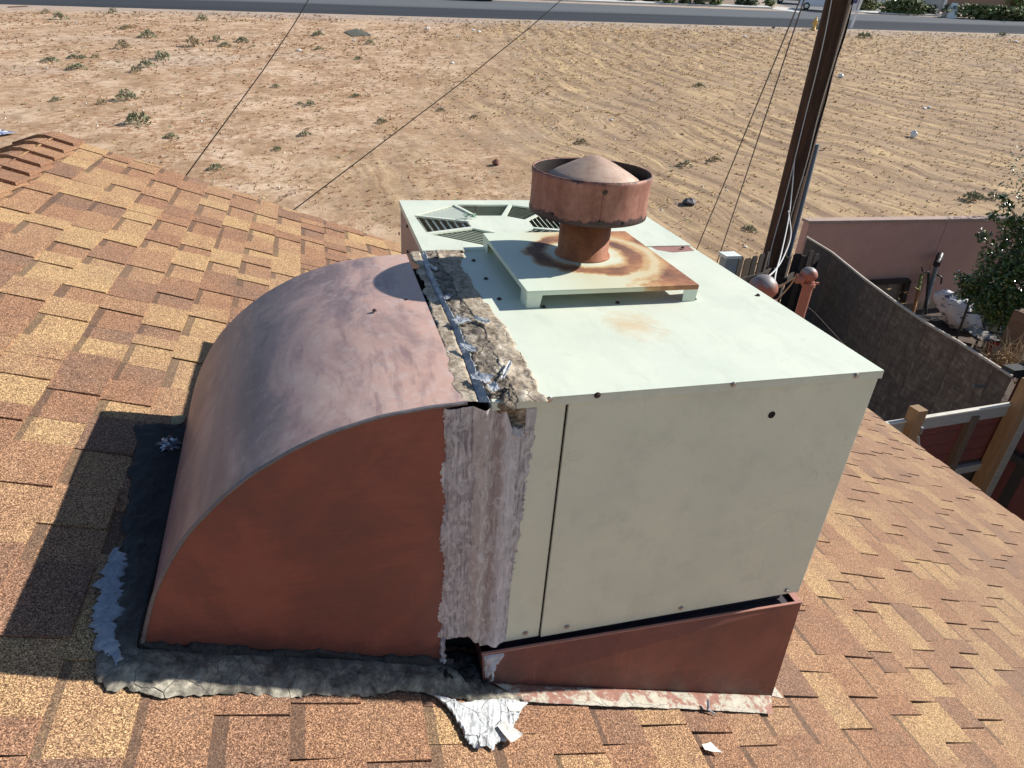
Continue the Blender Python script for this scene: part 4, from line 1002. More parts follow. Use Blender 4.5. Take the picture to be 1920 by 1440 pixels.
M_T1 = plain('russet_weed', (.30, .15, .07), .9, 0, .3, 8); M_T2 = plain('straw_grass', (.66, .48, .23), .9, 0, .25, 8); M_T3 = plain('grey_green_weed', (.17, .18, .09), .9, 0, .3, 8)
M_C1 = plain('dirt_clod', (.44, .28, .18), .95, 0, .25, 8); M_C2 = plain('pale_stone', (.62, .55, .46), .9, 0, .2, 8)
cnt = 0
while cnt < 15500:
    y = 6.5+52*rg.random()**.75; x = -.6*y+rg.random()*(1.95*y)-1
    if from_road(x, y) < 1.0: continue
    px, py, d = proj((x, y, gz(x, y)))
    if not (-60 < px < 1980 and py > -10): continue
    mk = min(1, max(0, (x-.22*y+2)/8)); nn = .5+.5*noise.fractal(Vector((x*.16, y*.16, 2)), .8, 2, 4)
    if mk < .5 and nn < .38 and rg.random() < .8: continue
    u = rg.random(); cnt += 1
    sc = .035+.0014*y
    if u < .16: clod(b, x, y, sc*rg.uniform(.5, 1.2), 3 if rg.random() < .82 else 4)
    elif mk < rg.random(): tuft(b, x, y, sc*rg.uniform(.8, 2.0), sc*.8, 4, 0 if rg.random() < .75 else (2 if rg.random() < .5 else 1))
    else: tuft(b, x, y, sc*rg.uniform(.8, 2.2), sc*.9, 4, 1 if rg.random() < .88 else (2 if rg.random() < .6 else 0))
tag(b.build('dry_grass', [M_T1, M_T2, M_T3, M_C1, M_C2]), 'sparse dry weeds and clods all over the lot', kind='stuff')

# ---- weeds large enough to tell apart
M_BUSH = plain('sage_green_weed', (.22, .235, .145), .85, 0, .35, 14); M_BUSHB = plain('olive_brown_weed', (.30, .25, .15), .85, 0, .35, 14)
M_STEM = plain('dry_twigs', (.20, .13, .08), .9, 0, .3, 14)
def weed(px, py, wpx, label, mat, hk=.5, n=200, name='weed_clump', cat='weed', group='weeds growing on the dirt lot'):
    c = on_ground(px, py); d = (c-CAM).length; R_ = wpx*d/F_PX/2*.92; c = lift(c, gh(c.x, c.y))
    r_ = random.Random(int(px*7+py)); t = thing(name, label, cat, tuple(c), group)
    mb = MB()
    for _ in range(n):
        a = r_.uniform(0, 6.283); rr = R_*r_.random()**.6*(1+.45*math.sin(2*a+px)); h = hk*R_*2*(1-(rr/R_)**2*.8)*r_.uniform(.25, 1)
        p = c+Vector((rr*math.cos(a), rr*math.sin(a), h)); l = R_*r_.uniform(.14, .34); b2 = r_.uniform(0, 6.283)
        v = Vector((math.cos(b2)*.6+math.cos(a)*.5, math.sin(b2)*.6+math.sin(a)*.5, r_.uniform(.2, 1.1))).normalized()*l; s_ = v.cross(Vector((r_.uniform(-1,1), r_.uniform(-1,1), .3))).normalized()*l*.30
        mb.add([p-s_, p+s_, p+v], [(0,1,2)])
    mb.build('foliage', mat, t)
    mb = MB()
    for _ in range(9):
        a = r_.uniform(0, 6.283); rr = R_*.75*r_.random()
        mb.beam(c+Vector((0,0,-.02)), c+Vector((rr*math.cos(a), rr*math.sin(a), hk*R_*1.3)), R_*.03, R_*.03)
    mb.build('stem', M_STEM, t)
weeds = [
 (114,36,22,'dense green weed clump near the road at the upper left corner',0,.5), (213,26,14,'small grey green weed closest to the road on the left',0,.6),
 (88,26,14,'sparse brown weed by the road at the far left',1,.5), (380,39,18,'small grey green weed in the gravel left of the first cable',0,.5),
 (278,71,26,'darkest green round weed clump in the pale sand',0,.5), (232,91,24,'thin grey weed clump left of the dark round one',1,.5), (238,54,16,'twiggy weed just up from the grey one',1,.4),
 (364,87,30,'twiggy grey weed mound right of the dark round clump',1,.55), (407,77,18,'small green weed beyond the twiggy mound',0,.5), (422,87,18,'low grey green weed beside the twiggy mound',0,.4),
 (455,79,20,'pale green weed in the yellow patch by the first cable',0,.35), (598,67,20,'green weed just right of the first cable near the road',0,.4), (598,94,14,'tiny weed below the one near the road',0,.4),
 (306,110,32,'wide low grey green weed with a white scrap beside it',0,.35), (277,127,26,'round weed below the wide low one',0,.45), (256,135,22,'thin weed at the left of a close pair',1,.4),
 (96,116,24,'pale flat weed in the russet patch at the left',0,.3), (140,110,18,'left weed of a low pair in the russet patch',0,.35), (156,110,14,'right weed of a low pair in the russet patch',0,.35), (146,130,26,'flat weed below the low pair',0,.3),
 (180,108,14,'faint weed right of the low pair',1,.35), (238,188,36,'large grey green mound in the middle of the left sand',0,.45), (192,197,18,'small brown green weed left of the large mound',1,.4), (106,190,16,'tiny weed on the pale grey patch',0,.4),
 (262,232,46,'largest sprawling weed just beyond the ridge of the roof',0,.35), (518,164,14,'dark small weed left of the first cable',0,.5), (582,197,20,'green weed right of the first cable at mid lot',0,.45), (562,195,14,'smaller weed beside the green one at mid lot',0,.4),
 (672,110,16,'tiny green weed below the dark mat',0,.3), (694,83,16,'green tuft just right of the dark mat',0,.5), (667,181,18,'flat green weed at mid lot right of the first cable',0,.3), (826,208,14,'tiny green weed right of the second cable',0,.4),
 (716,231,22,'yellow green weed left of the second cable',0,.35), (405,317,26,'grey green weed just beyond the roof edge left of centre',0,.35), (322,258,22,'small weed near the roof edge',0,.4), (573,255,22,'weed between the cables near the roof edge',0,.4),
 (520,280,18,'low weed close to the roof edge between the cables',0,.3), (890,221,14,'small weed with a white scrap beside it at mid lot',0,.4), (1285,312,26,'green weed above the right corner of the air conditioner',0,.45), (1310,163,20,'faint green weed left of the pole',0,.35),
 (1090,268,24,'grey weed beyond the flue cap',1,.35), (1824,376,34,'grey green weed just beyond the pink wall',0,.4), (1860,372,22,'small weed beside the leafy tree',0,.4), (1405,430,26,'yellow green weed patch at the foot of the thick cables',0,.3),
 (1620,70,24,'low weed in front of the sale sign',0,.3), (1878,68,14,'small weed near the road at the far right',0,.4), (1530,55,14,'weed at the foot of the yellow hydrant',0,.5), (1340,300,22,'flat olive weed right of the green one above the unit',1,.3)]
for (px, py, wp, lb, k_, hk) in weeds: weed(px, py, wp, lb, (M_BUSH, M_BUSHB)[k_], hk)

# ---- rocks and litter
def rock(px, py, wpx, label, mat, name='rock', cat='rock', hk=.8):
    c = on_ground(px, py); d = (c-CAM).length; R_ = wpx*d/F_PX/2; c = lift(c, gh(c.x, c.y)); sd = px*.13
    def f(t, s_):
        a = t*2*math.pi; ph = s_*math.pi; k_ = 1+.55*fbm(math.cos(a)*1.2+sd, math.sin(a)*1.2, s_*2, 2)
        return c+Vector((R_*k_*math.cos(a)*math.sin(ph), R_*k_*math.sin(a)*math.sin(ph), R_*hk*(.7+k_*math.cos(ph))))
    mb = MB(); mb.grid(f, 10, 7, 0, False); return tag(mb.build(name, mat, loc=c), label, cat)
M_BRICK = plain('brick_red_rock', (.25, .12, .09), .9, 0, .2, 8); M_WHT = plain('white_litter', (.78, .78, .76), .7, 0, .08, 8); M_GRK = plain('grey_black_litter', (.07, .075, .085), .6, 0, .5, 8)
rock(930,309,13,'brick red stone standing alone beyond the flue cap', M_BRICK)
rock(1292,383,22,'dark grey crumpled litter near the right end of the unit', M_GRK, 'litter', 'litter', .5)
rock(1712,257,11,'grey white stone in the straw right of the pole', M_WHT, hk=1.0); rock(802,55,9,'white scrap near the road left of the second cable', M_WHT, 'litter', 'litter', .4)
rock(1576,145,9,'white stone just right of the pole', M_WHT); rock(561,96,7,'bright white scrap by the first cable', M_WHT, 'litter', 'litter', .5)
for px, py, lb in ((888,57,'left one of two white scraps near the road'),(898,60,'right one of two white scraps near the road'),(848,119,'tiny white scrap left of the second cable'),(1146,226,'white scrap in the straw above the flue cap'),(1742,203,'left of two white pebbles in the straw'),(1733,204,'right of two white pebbles in the straw'),(1398,463,'pale stone at the foot of the fence post'),(664,77,'white scrap under the dark mat'),(1905,80,'pale stones at the right edge by the road'),(1397,69,'white scrap left of the pole near the road'),(1450,53,'grey litter left of the hydrant')):
    rock(px, py, 6, lb, M_WHT if px != 1450 else M_GRK, 'litter', 'litter', .5)
# flat things: dark mat, board, striped rag
b = MB(); P = [on_ground(x, y) for x, y in ((645,60),(668,55),(690,62),(697,68),(660,69))]
pc = sum(P, Vector())/5
b.add([lift(p, .03+.02*(i % 2)) for i, p in enumerate(P)]+[lift(pc, .08)], [(i, (i+1) % 5, 5) for i in range(5)])
tag(b.build('mat', plain('dark_olive_mat', (.10, .10, .075), .9, 0, .3, 4), loc=lift(pc,0)), 'dark flat mat lying on the lot near the road', 'mat')
b = MB(); a, c = lift(on_ground(15,14), .03), lift(on_ground(52,12.5), .03); b.beam(a, c, .12, .05)
tag(b.build('plank', plain('dark_plank', (.12,.07,.04), .9), loc=a), 'thin dark plank by the road in the upper left corner', 'plank')
m = M('striped_rag'); q = m.pos(); mixc = m.mix(m.mr(m.noise(m.mp(q, (3, 9, 3)), 2.2, 4, .6), .46, .52), (.72, .74, .78), (.10, .14, .28)); MRAG = m.fin(mixc, .8, 0, m.noise(q, 8, 3), .8, .05)
b = MB(); rc_ = [on_ground(x, y) for x, y in ((-30,242),(8,243),(34,251),(2,256),(-30,257))]
def rag(t, s_):
    p = (rc_[0].lerp(rc_[2], t)).lerp(rc_[4].lerp(rc_[3], t), s_); return lift(p, .05+.10*max(0, fbm(t*4, s_*4, 2))*min(1, 6*min(s_, 1-s_, t+.1, 1.02-t)))
b.grid(rag, 18, 10); tag(b.build('rag', MRAG, loc=rc_[2]), 'blue and white rag lying on the sand at the left edge', 'rag')

# ================================================================== BEYOND THE ROAD
def bush(px, py, wpx, hpx, label, mat, group=None, cat='shrub', name='shrub', depth=1.0, n=420, trunk=False):
    c = on_ground(px, py); d = (c-CAM).length; R_ = wpx*d/F_PX/2; Hh = hpx*d/F_PX*.9
    t = thing(name, label, cat, tuple(c), group); r_ = random.Random(int(px*3+py*11)); mb = MB()
    ax = RIGHT.copy(); ax.z = 0; ax.normalize(); ay = Vector((-ax.y, ax.x, 0))
    for _ in range(n):
        u, v, w_ = r_.gauss(0, .45), r_.gauss(0, .45), r_.random()
        k_ = (1-.35*abs(w_-.45)*2); u = max(-1, min(1, u))*k_; v = max(-1, min(1, v))*k_
        if fbm(u*2+px, v*2, w_*3, 2) < -.25: continue
        p = c+ax*(u*R_)+ay*(v*R_*depth)+Vector((0,0,Hh*(.04+.96*w_)))
        l = .16+.10*r_.random(); e1 = Vector((r_.uniform(-1,1), r_.uniform(-1,1), r_.uniform(-1,1))).normalized()*l; e2 = e1.orthogonal().normalized()*l*.6
        mb.add([p-e1, p+e2, p+e1, p-e2], [(0,1,2,3)])
    mb.build('foliage', mat, t)
    mb = MB(); 
    for a in range(4): mb.beam(c, c+Vector((math.cos(a*1.6)*R_*.4, math.sin(a*1.6)*R_*.4, Hh*.6)), .06, .06)
    mb.build('stem', M_STEM, t); return t
M_H1 = plain('hedge_green', (.17, .205, .08), .8, 0, .45, 1.6); M_H2 = plain('hedge_olive', (.23, .235, .09), .8, 0, .4, 1.6); M_H3 = plain('dark_shrub_green', (.105, .12, .065), .8, 0, .4, 1.6); M_H4 = plain('bright_tree_green', (.13, .20, .05), .7, 0, .4, 1.6)
for i, (px, py, wp, hp, lb) in enumerate(((1180,4,16,12,'first dark shrub from the left beyond the road'),(1213,4,14,10,'second dark shrub beyond the road'),(1228,5,14,10,'third dark shrub beyond the road'),(1252,8,22,14,'fourth dark shrub, left of a clear gap'),
    (1283,9,24,16,'dark shrub right of the first gap beyond the road'),(1312,10,26,16,'wide dark shrub in the middle of the row beyond the road'),(1340,11,24,16,'dark shrub right of the widest one'),(1390,11,22,14,'rounded dark shrub after the second gap'),(1407,12,20,12,'sparse shrub beside the rounded one'),(1442,12,16,14,'last tall thin shrub before the driveway'))):
    bush(px, py, wp, hp, lb, M_H3 if i % 3 else M_H1, 'shrubs beyond the road')
bush(1618,19,46,17,'clipped hedge right behind the pole', M_H2, 'hedges at the parking lot', 'hedge', 'hedge', .35, 900)
bush(1690,27,82,20,'long hedge left of the monument sign', M_H1, 'hedges at the parking lot', 'hedge', 'hedge', .25, 2200)
bush(1738,28,30,14,'short dark hedge under the monument sign', M_H3, 'hedges at the parking lot', 'hedge', 'hedge', .4, 500)
bush(1868,37,150,18,'long low hedge right of the white marker by the right edge', M_H1, 'hedges at the parking lot', 'hedge', 'hedge', .14, 3600)
bush(1776,30,22,16,'short hedge just left of the white marker', M_H3, 'hedges at the parking lot', 'hedge', 'hedge', .4, 400)
bush(1900,18,34,22,'light green young tree in front of the tan wall', M_H4, None, 'tree', 'tree', .8, 700)
# tan wall and gravel bank
wa, wb = on_ground(1768, 12), on_ground(1935, 20)
wd_ = (wb-wa); wa = wa-wd_*.0; wb = wb+wd_*.8
b = MB(); nb = 26
bw = thing('block_wall', 'low tan block wall behind the hedge at the upper right', 'wall', tuple(lift(wa,0)))
dirw = (wb-wa); Lw = dirw.length; dirw.normalize(); nrmw = Vector((-dirw.y, dirw.x, 0))
for i in range(nb):
    p0 = wa.lerp(wb, i/nb); p1 = wa.lerp(wb, (i+.985)/nb); mb = MB()
    mb.hexa([lift(p, h) for h in (-.1, 1.0) for p in (p0, p1, p1+nrmw*.2, p0+nrmw*.2)]); mb.build('panel', plain('tan_block', (.27,.19,.14), .9, 0, .15, 1), bw, loc=p0)
mb = MB(); mb.hexa([lift(p, h) for h in (1.003, 1.10) for p in (wa-nrmw*.05, wb-nrmw*.05, wb+nrmw*.25, wa+nrmw*.25)]); mb.build('coping', plain('tan_coping', (.34,.25,.19), .9), bw)
# monument sign: leaning slab with a red emblem
mc = on_ground(1746, 25); dm = (mc-CAM).length; k_ = dm/F_PX
mon = thing('monument_sign', 'pale grey monument sign with a red emblem behind the hedge', 'sign', tuple(mc))
axr = RIGHT.copy(); axr.z = 0; axr.normalize(); axf = Vector((-axr.y, axr.x, 0))
mb = MB(); wl, wr_ = -.30, .30
def mp_(u, v, h): return mc+axr*(u*k_)+axf*v+Vector((0,0,h*k_*1.06))
mb.hexa([mp_(-14,0,0), mp_(12,0,0), mp_(12,.5,0), mp_(-14,.5,0), mp_(-14,0,42), mp_(12,0,42), mp_(12,.5,42), mp_(-14,.5,42)]); mb.build('slab', plain('pale_grey_slab', (.40,.42,.42), .8, 0, .1, 1), mon)
mb = MB(); mb.hexa([mp_(12.5,-.2,3), mp_(16,-.2,3), mp_(16,.7,3), mp_(12.5,.7,3), mp_(12.5,-.2,44), mp_(16,-.2,44), mp_(16,.7,44), mp_(12.5,.7,44)]); mb.build('edge_pier', plain('white_pier', (.72,.73,.74), .7, 0, .05, 1), mon)
mb = MB()                                                    # emblem: a red spark of three strokes over a bar
for (u0, h0, u1, h1, wdt) in ((-3,24,0,31,1.6), (0,31,3,25,1.6), (-2.5,20,2.5,20,2.2), (-1,26,2,22,1.6)):
    mb.beam(mp_(u0-1,-.06,h0), mp_(u1-1,-.06,h1), wdt*k_, .04, up=tuple(axf))
mb.build('emblem', plain('red_emblem', (.42,.03,.04), .6), mon)
# white tapered marker on the sidewalk
ac0 = on_ground(1786, 34); k2 = (ac0-CAM).length/F_PX
mk = thing('sidewalk_board', 'white tapered sidewalk board with a dark badge by the road', 'sign board', tuple(ac0))
def ap(u, v, h): return ac0+axr*(u*k2)+axf*v+Vector((0,0,h*k2*1.05))
mb = MB()
for s_ in (0, 1):
    v0, v1 = (0, .45) if s_ == 0 else (1.2, .55)
    mb.hexa([ap(-9,v0,0), ap(6,v0,0), ap(6,v0+.06,0), ap(-9,v0+.06,0), ap(-3,v1,18), ap(5,v1,18), ap(5,v1+.06,18), ap(-3,v1+.06,18)])
mb.build('board', plain('white_board', (.74,.76,.78), .6, 0, .06, 2), mk)
mb = MB(); mb.hexa([ap(-2,.20,11), ap(2,.20,11), ap(2,.26,11), ap(-2,.26,11), ap(-1.4,.31,15), ap(2,.31,15), ap(2,.37,15), ap(-1.4,.37,15)]); mb.build('badge', plain('grey_badge', (.13,.16,.20), .6), mk)
# property sign on a post
sp = on_ground(1595, 54); k3 = (sp-CAM).length/F_PX
sg = thing('yard_sign', 'white post with a hanging white sign at the road edge behind the pole', 'sign', tuple(sp))
def sp_(u, v, h): return sp+axr*(u*k3)+axf*v+Vector((0,0,h*k3*1.12))
M_WP = plain('white_post_paint', (.76,.77,.80), .6, 0, .06, 4)
mb = MB(); mb.hexa([sp_(-2,0,0), sp_(2,0,0), sp_(2,.1,0), sp_(-2,.1,0), sp_(5,0,45), sp_(8.5,0,45), sp_(8.5,.1,45), sp_(5,.1,45)]); mb.build('post', M_WP, sg)
mb = MB(); mb.hexa([sp_(-14,0,37), sp_(11,0,39), sp_(11,.1,39), sp_(-14,.1,37), sp_(-14,0,40), sp_(11,0,42), sp_(11,.1,42), sp_(-14,.1,40)]); mb.build('arm', M_WP, sg)
mb = MB(); mb.hexa([sp_(-13,.03,20), sp_(0,.03,21), sp_(0,.07,21), sp_(-13,.07,20), sp_(-12,.03,36), sp_(2,.03,37), sp_(2,.07,37), sp_(-12,.07,36)]); mb.build('panel', plain('pale_lilac_sign', (.60,.62,.70), .6, 0, .05, 3), sg)
mb = MB(); mb.hexa([sp_(-11,.0,29), sp_(-1,.0,30), sp_(-1,.02,30), sp_(-11,.02,29), sp_(-11,.0,33), sp_(-.5,.0,34), sp_(-.5,.02,34), sp_(-11,.02,33)]); mb.build('lettering', plain('dark_blue_band', (.05,.07,.16), .6), sg)
# hydrant
hy = on_ground(1525, 57.5); kh = (hy-CAM).length/F_PX; hs = 19*kh/.80
hd = thing('fire_hydrant', 'yellow fire hydrant at the road edge left of the pole', 'hydrant', tuple(hy))
M_HY = plain('yellow_hydrant_paint', (.62,.40,.12), .6, 0, .15, 5)
mb = MB(); mb.lathe(hy, [(.17*hs,0),(.17*hs,.05*hs),(.11*hs,.06*hs),(.105*hs,.52*hs),(.14*hs,.54*hs),(.14*hs,.58*hs),(.11*hs,.60*hs),(.09*hs,.70*hs),(.03*hs,.76*hs),(0,.77*hs)], 14); mb.build('barrel', M_HY, hd)
mb = MB()
for v in (axr, -axr, -axf): mb.tube([hy+v*.05*hs+Vector((0,0,.42*hs)), hy+v*.19*hs+Vector((0,0,.42*hs))], .055*hs, 8)
mb.build('outlet', M_HY, hd)
mb = MB(); mb.tube([hy+Vector((0,0,.75*hs)), hy+Vector((0,0,.82*hs))], .025*hs, 6); mb.build('operating_nut', M_HY, hd)
# vehicles
def car(px, py, label, paint, yaw, name='parked_car', cat='car', kind='hatch', scale=1.0):
    c = on_ground(px, py); d = Vector((math.cos(yaw), math.sin(yaw), 0)); s_ = Vector((-d.y, d.x, 0)); t = thing(name, label, cat, tuple(c))
    def T(x, y, z): return c+(d*x+s_*y+Vector((0,0,z)))*scale
    if kind == 'van': sec = [(-2.25,.45,.95),(-2.2,.42,1.1),(-2.0,.4,1.15),(-1.1,.4,1.18),(.9,.4,1.18),(1.35,.4,1.0),(2.2,.42,.85),(2.28,.5,.7)]; cab = [(-2.15,1.1),(-2.0,1.72),(.35,1.74),(1.35,1.02)]
    elif kind == 'truck': sec = [(-2.6,.55,1.0),(-2.55,.5,1.05),(-.9,.5,1.08),(.9,.5,1.1),(1.5,.5,1.08),(2.5,.55,1.0),(2.6,.6,.9)]; cab = [(-.9,1.06),(-.75,1.75),(.7,1.78),(1.4,1.08)]
    else: sec = [(-2.15,.42,.85),(-2.1,.35,.92),(-1.3,.33,.95),(0,.33,.97),(.95,.33,.95),(2.0,.36,.78),(2.15,.42,.65)]; cab = [(-1.9,.92),(-1.3,1.42),(.2,1.44),(1.05,.94)]
    hw = .9; mb = MB(); vs = []; n = len(sec)
    for (x, zb_, zt_) in sec:
        k_ = 1-.12*(abs(x)/2.3)**4; vs += [T(x,-hw*k_,zb_), T(x,-hw*k_,zt_-.12), T(x,-hw*k_*.9,zt_), T(x,hw*k_*.9,zt_), T(x,hw*k_,zt_-.12), T(x,hw*k_,zb_)]
    fs = [(i*6+j, (i+1)*6+j, (i+1)*6+(j+1) % 6, i*6+(j+1) % 6) for i in range(n-1) for j in range(6)]+[(0,1,2,3,4,5), tuple(range((n-1)*6, n*6))[::-1]]
    mb.add(vs, fs, 0, False); body = mb.build('body', paint, t)
    mb = MB(); a0, a1, a2, a3 = cab; vs = []
    for (x, z), k_ in ((a0,.88),(a1,.74),(a2,.74),(a3,.88)): vs += [T(x,-hw*k_,z), T(x,hw*k_,z)]
    mb.add(vs, [(0,2,3,1),(2,4,5,3),(4,6,7,5),(0,1,7,6),(0,6,4,2),(1,3,5,7)]); mb.build('roof', paint, t)
    MG = plain('car_glass', (.03,.04,.05), .12, 0, .1, 3, 0, .6)
    def lerp2(p, q, u): return (p[0]+(q[0]-p[0])*u, p[1]+(q[1]-p[1])*u)
    for sgn in (-1, 1):
        for (u0, u1) in ((.06,.47),(.53,.95)):
            lo0 = lerp2(a0, a3, u0*.92+.04); lo1 = lerp2(a0, a3, u1*.92+.04); hi0 = lerp2(a1, a2, u0); hi1 = lerp2(a1, a2, u1)
            mb = MB(); q_ = [T(lo0[0], sgn*(hw*.88-.005), lo0[1]+.06), T(lo1[0], sgn*(hw*.88-.005), lo1[1]+.06), T(hi1[0], sgn*(hw*.75+.01), hi1[1]-.08), T(hi0[0], sgn*(hw*.75+.01), hi0[1]-.08)]
            q_ = [p+s_*sgn*.012 for p in q_]; mb.add(q_, [(0,1,2,3)]); mb.build('side_window', MG, t)
    for (p, q_) in ((a3, a2), (a0, a1)):
        mb = MB(); sg_ = 1 if p == a3 else -1; mb.add([T(p[0]+.02*sg_,-.72,p[1]+.05), T(p[0]+.02*sg_,.72,p[1]+.05), T(q_[0]+.03*sg_,.6,q_[1]-.06), T(q_[0]+.03*sg_,-.6,q_[1]-.06)], [(0,1,2,3)]); mb.build('windscreen' if sg_ > 0 else 'rear_window', MG, t)
    for x in (-1.35, 1.38):
        for sgn in (-1, 1):
            mb = MB(); ce = T(x, sgn*.80, .34)
            mb.tube([ce-s_*.10*sgn*scale, ce+s_*.105*sgn*scale], .34*scale, 18); wh = mb.build('wheel', plain('black_tyre', (.02,.02,.02), .85), t, loc=ce)
            mb = MB(); mb.tube([ce+s_*.10*sgn*scale, ce+s_*.115*sgn*scale], .20*scale, 12); mb.build('rim', plain('silver_rim', (.45,.46,.48), .35, .7), wh, loc=ce)
    for sgn in (-1, 1):
        mb = MB(); x = sec[0][0]; mb.hexa([T(x-.01,sgn*.62,.72),T(x-.01,sgn*.84,.72),T(x+.05,sgn*.84,.72),T(x+.05,sgn*.62,.72),T(x-.01,sgn*.62,.92),T(x-.01,sgn*.84,.92),T(x+.05,sgn*.84,.92),T(x+.05,sgn*.62,.92)]); mb.build('tail_light', plain('red_lens', (.5,.03,.03), .3), t)
        mb = MB(); x = sec[-1][0]; mb.hexa([T(x-.05,sgn*.55,.60),T(x-.05,sgn*.80,.60),T(x+.015,sgn*.80,.60),T(x+.015,sgn*.55,.60),T(x-.05,sgn*.55,.74),T(x-.05,sgn*.80,.74),T(x+.015,sgn*.80,.74),T(x+.015,sgn*.55,.74)]); mb.build('headlight', plain('clear_lens', (.6,.6,.6), .2), t)
    return t
fy = math.atan2(fdir.y, fdir.x)
P_W = plain('white_car_paint', (.62,.66,.74), .35, 0, .04, 2); P_R = plain('dark_red_car_paint', (.12,.025,.03), .35, 0, .05, 2); P_S = plain('silver_car_paint', (.48,.53,.58), .35, .2, .05, 2); P_B = plain('dark_blue_car_paint', (.02,.025,.05), .35, 0, .05, 2)
car(1536, 20, 'white van parked on the driveway left of the pole', P_W, fy+math.pi-.45, kind='van', name='parked_van', cat='van', scale=.95)
car(1486, 7, 'dark red car parked behind the white van', P_R, fy-.4)
car(1642, 11, 'silver blue car behind the clipped hedge', P_S, fy+.3)
car(1694, 8, 'dark pickup with a red tail light behind the long hedge', P_B, fy+math.pi*.9, kind='truck', name='pickup_truck', cat='truck')
car(890, 0, 'dark car on the road at the top edge, only a tyre in view', P_B, fy+math.pi, name='car')

# ================================================================== POLE, WIRES
pb = at_z(1462, 440, -2.6); ph = 15.0
pt = pb+Vector((0,0,1))*6
pbase = Vector((pb.x, pb.y, gz(pb.x, pb.y)-.3))
pole = thing('utility_pole', 'thick brown wooden utility pole with cables, behind the fence', 'utility pole', (pb.x, pb.y, gz(pb.x, pb.y)))
def mat_pole():
    m = M('creosote_pole_wood'); q = m.obj(); a = m.noise(m.mp(q, (1, 1, .05)), 22, 5, .7); n = m.noise(m.mp(q, (1, 1, .3)), 5, 4, .6)
    c = m.ramp(m.ma('ADD', m.ma('MULTIPLY', a, .7), m.ma('MULTIPLY', n, .3)), [(.3, (.020, .013, .009)), (.48, (.055, .030, .019)), (.62, (.11, .052, .03)), (.75, (.18, .10, .06))])
    return m.fin(c, .85, 0, a, .8, .02, .3)
LEAN = Vector((-.010, .0, 0))
def pole_at(z): return Vector((pb.x, pb.y, z)) + LEAN*(z-pb.z)
PR = .205
mb = MB(); mb.tube([pole_at(pbase.z), pole_at(-2), pole_at(1.5), pole_at(5), pole_at(9)], [PR*1.04, PR, PR*.97, PR*.92, PR*.86], 22); mb.build('shaft', mat_pole(), pole)
mb = MB(); off = axr*(PR+.035)+axf*.05
mb.tube([pole_at(pbase.z)+off, pole_at(-2.2)+off, pole_at(-1.0)+off], [.085, .080, .07], 12); mb.build('cable_guard', plain('blue_grey_guard', (.10,.13,.17), .5, .2, .2, 6), pole)
mb = MB(); 
for i in range(7):
    p = pole_at(-1.8+i*.62)-axf*(PR+.004)-axr*(.10 if i % 2 else -.06); mb.tube([p, p-axf*.03], .014, 6)
mb.build('bolt', plain('rusty_bolt', (.08,.04,.03), .7), pole)
M_CW = plain('white_cable', (.50,.50,.50), .6, 0, .15, 20); M_CB = plain('black_cable', (.008,.008,.008), .9, 0, .1, 20, 0, .1); M_CG = plain('grey_cable', (.13,.125,.12), .6, .2, .2, 20); M_CT = plain('beige_cable', (.34,.28,.22), .6, 0, .1, 20)
def smooth_path(pts, n=8):
    P = [Vector(p) for p in pts]; out = []
    for i in range(len(P)-1):
        p0, p1, p2, p3 = P[max(i-1,0)], P[i], P[i+1], P[min(i+2,len(P)-1)]
        for k_ in range(n):
            t = k_/n; out.append(.5*((2*p1)+(-p0+p2)*t+(2*p0-5*p1+4*p2-p3)*t*t+(-p0+3*p1-3*p2+p3)*t**3))
    return out+[P[-1]]
dp = (pb-CAM).length
def cable(pts, r, mat, label, group=None, par=None, name='cable'):
    mb = MB(); mb.tube(smooth_path(pts), r, 6)
    o = mb.build(name, mat, par, loc=None if par else pts[0])
    if not par: tag(o, label, 'cable', group)
    return o
# cables clipped to the pole's face
def on_pole(px, py): 
    d = ray(px, py).normalized(); k_ = pb.copy(); 
    t = ((Vector((pb.x, pb.y, 0))-Vector((CAM.x, CAM.y, 0))).length-PR-.03)/math.hypot(d.x, d.y); return CAM+d*t
cable([on_pole(1563,-20), on_pole(1548,60), on_pole(1530,140), on_pole(1512,210), on_pole(1490,300), on_pole(1470,380), on_pole(1448,460), on_pole(1440,500)], .009, M_CW, '', None, pole, 'riser_cable')
cable([on_pole(1603,-20), on_pole(1585,60), on_pole(1562,130), on_pole(1548,190), on_pole(1530,250), on_pole(1508,330)], .018, M_CB, '', None, pole, 'riser_cable')

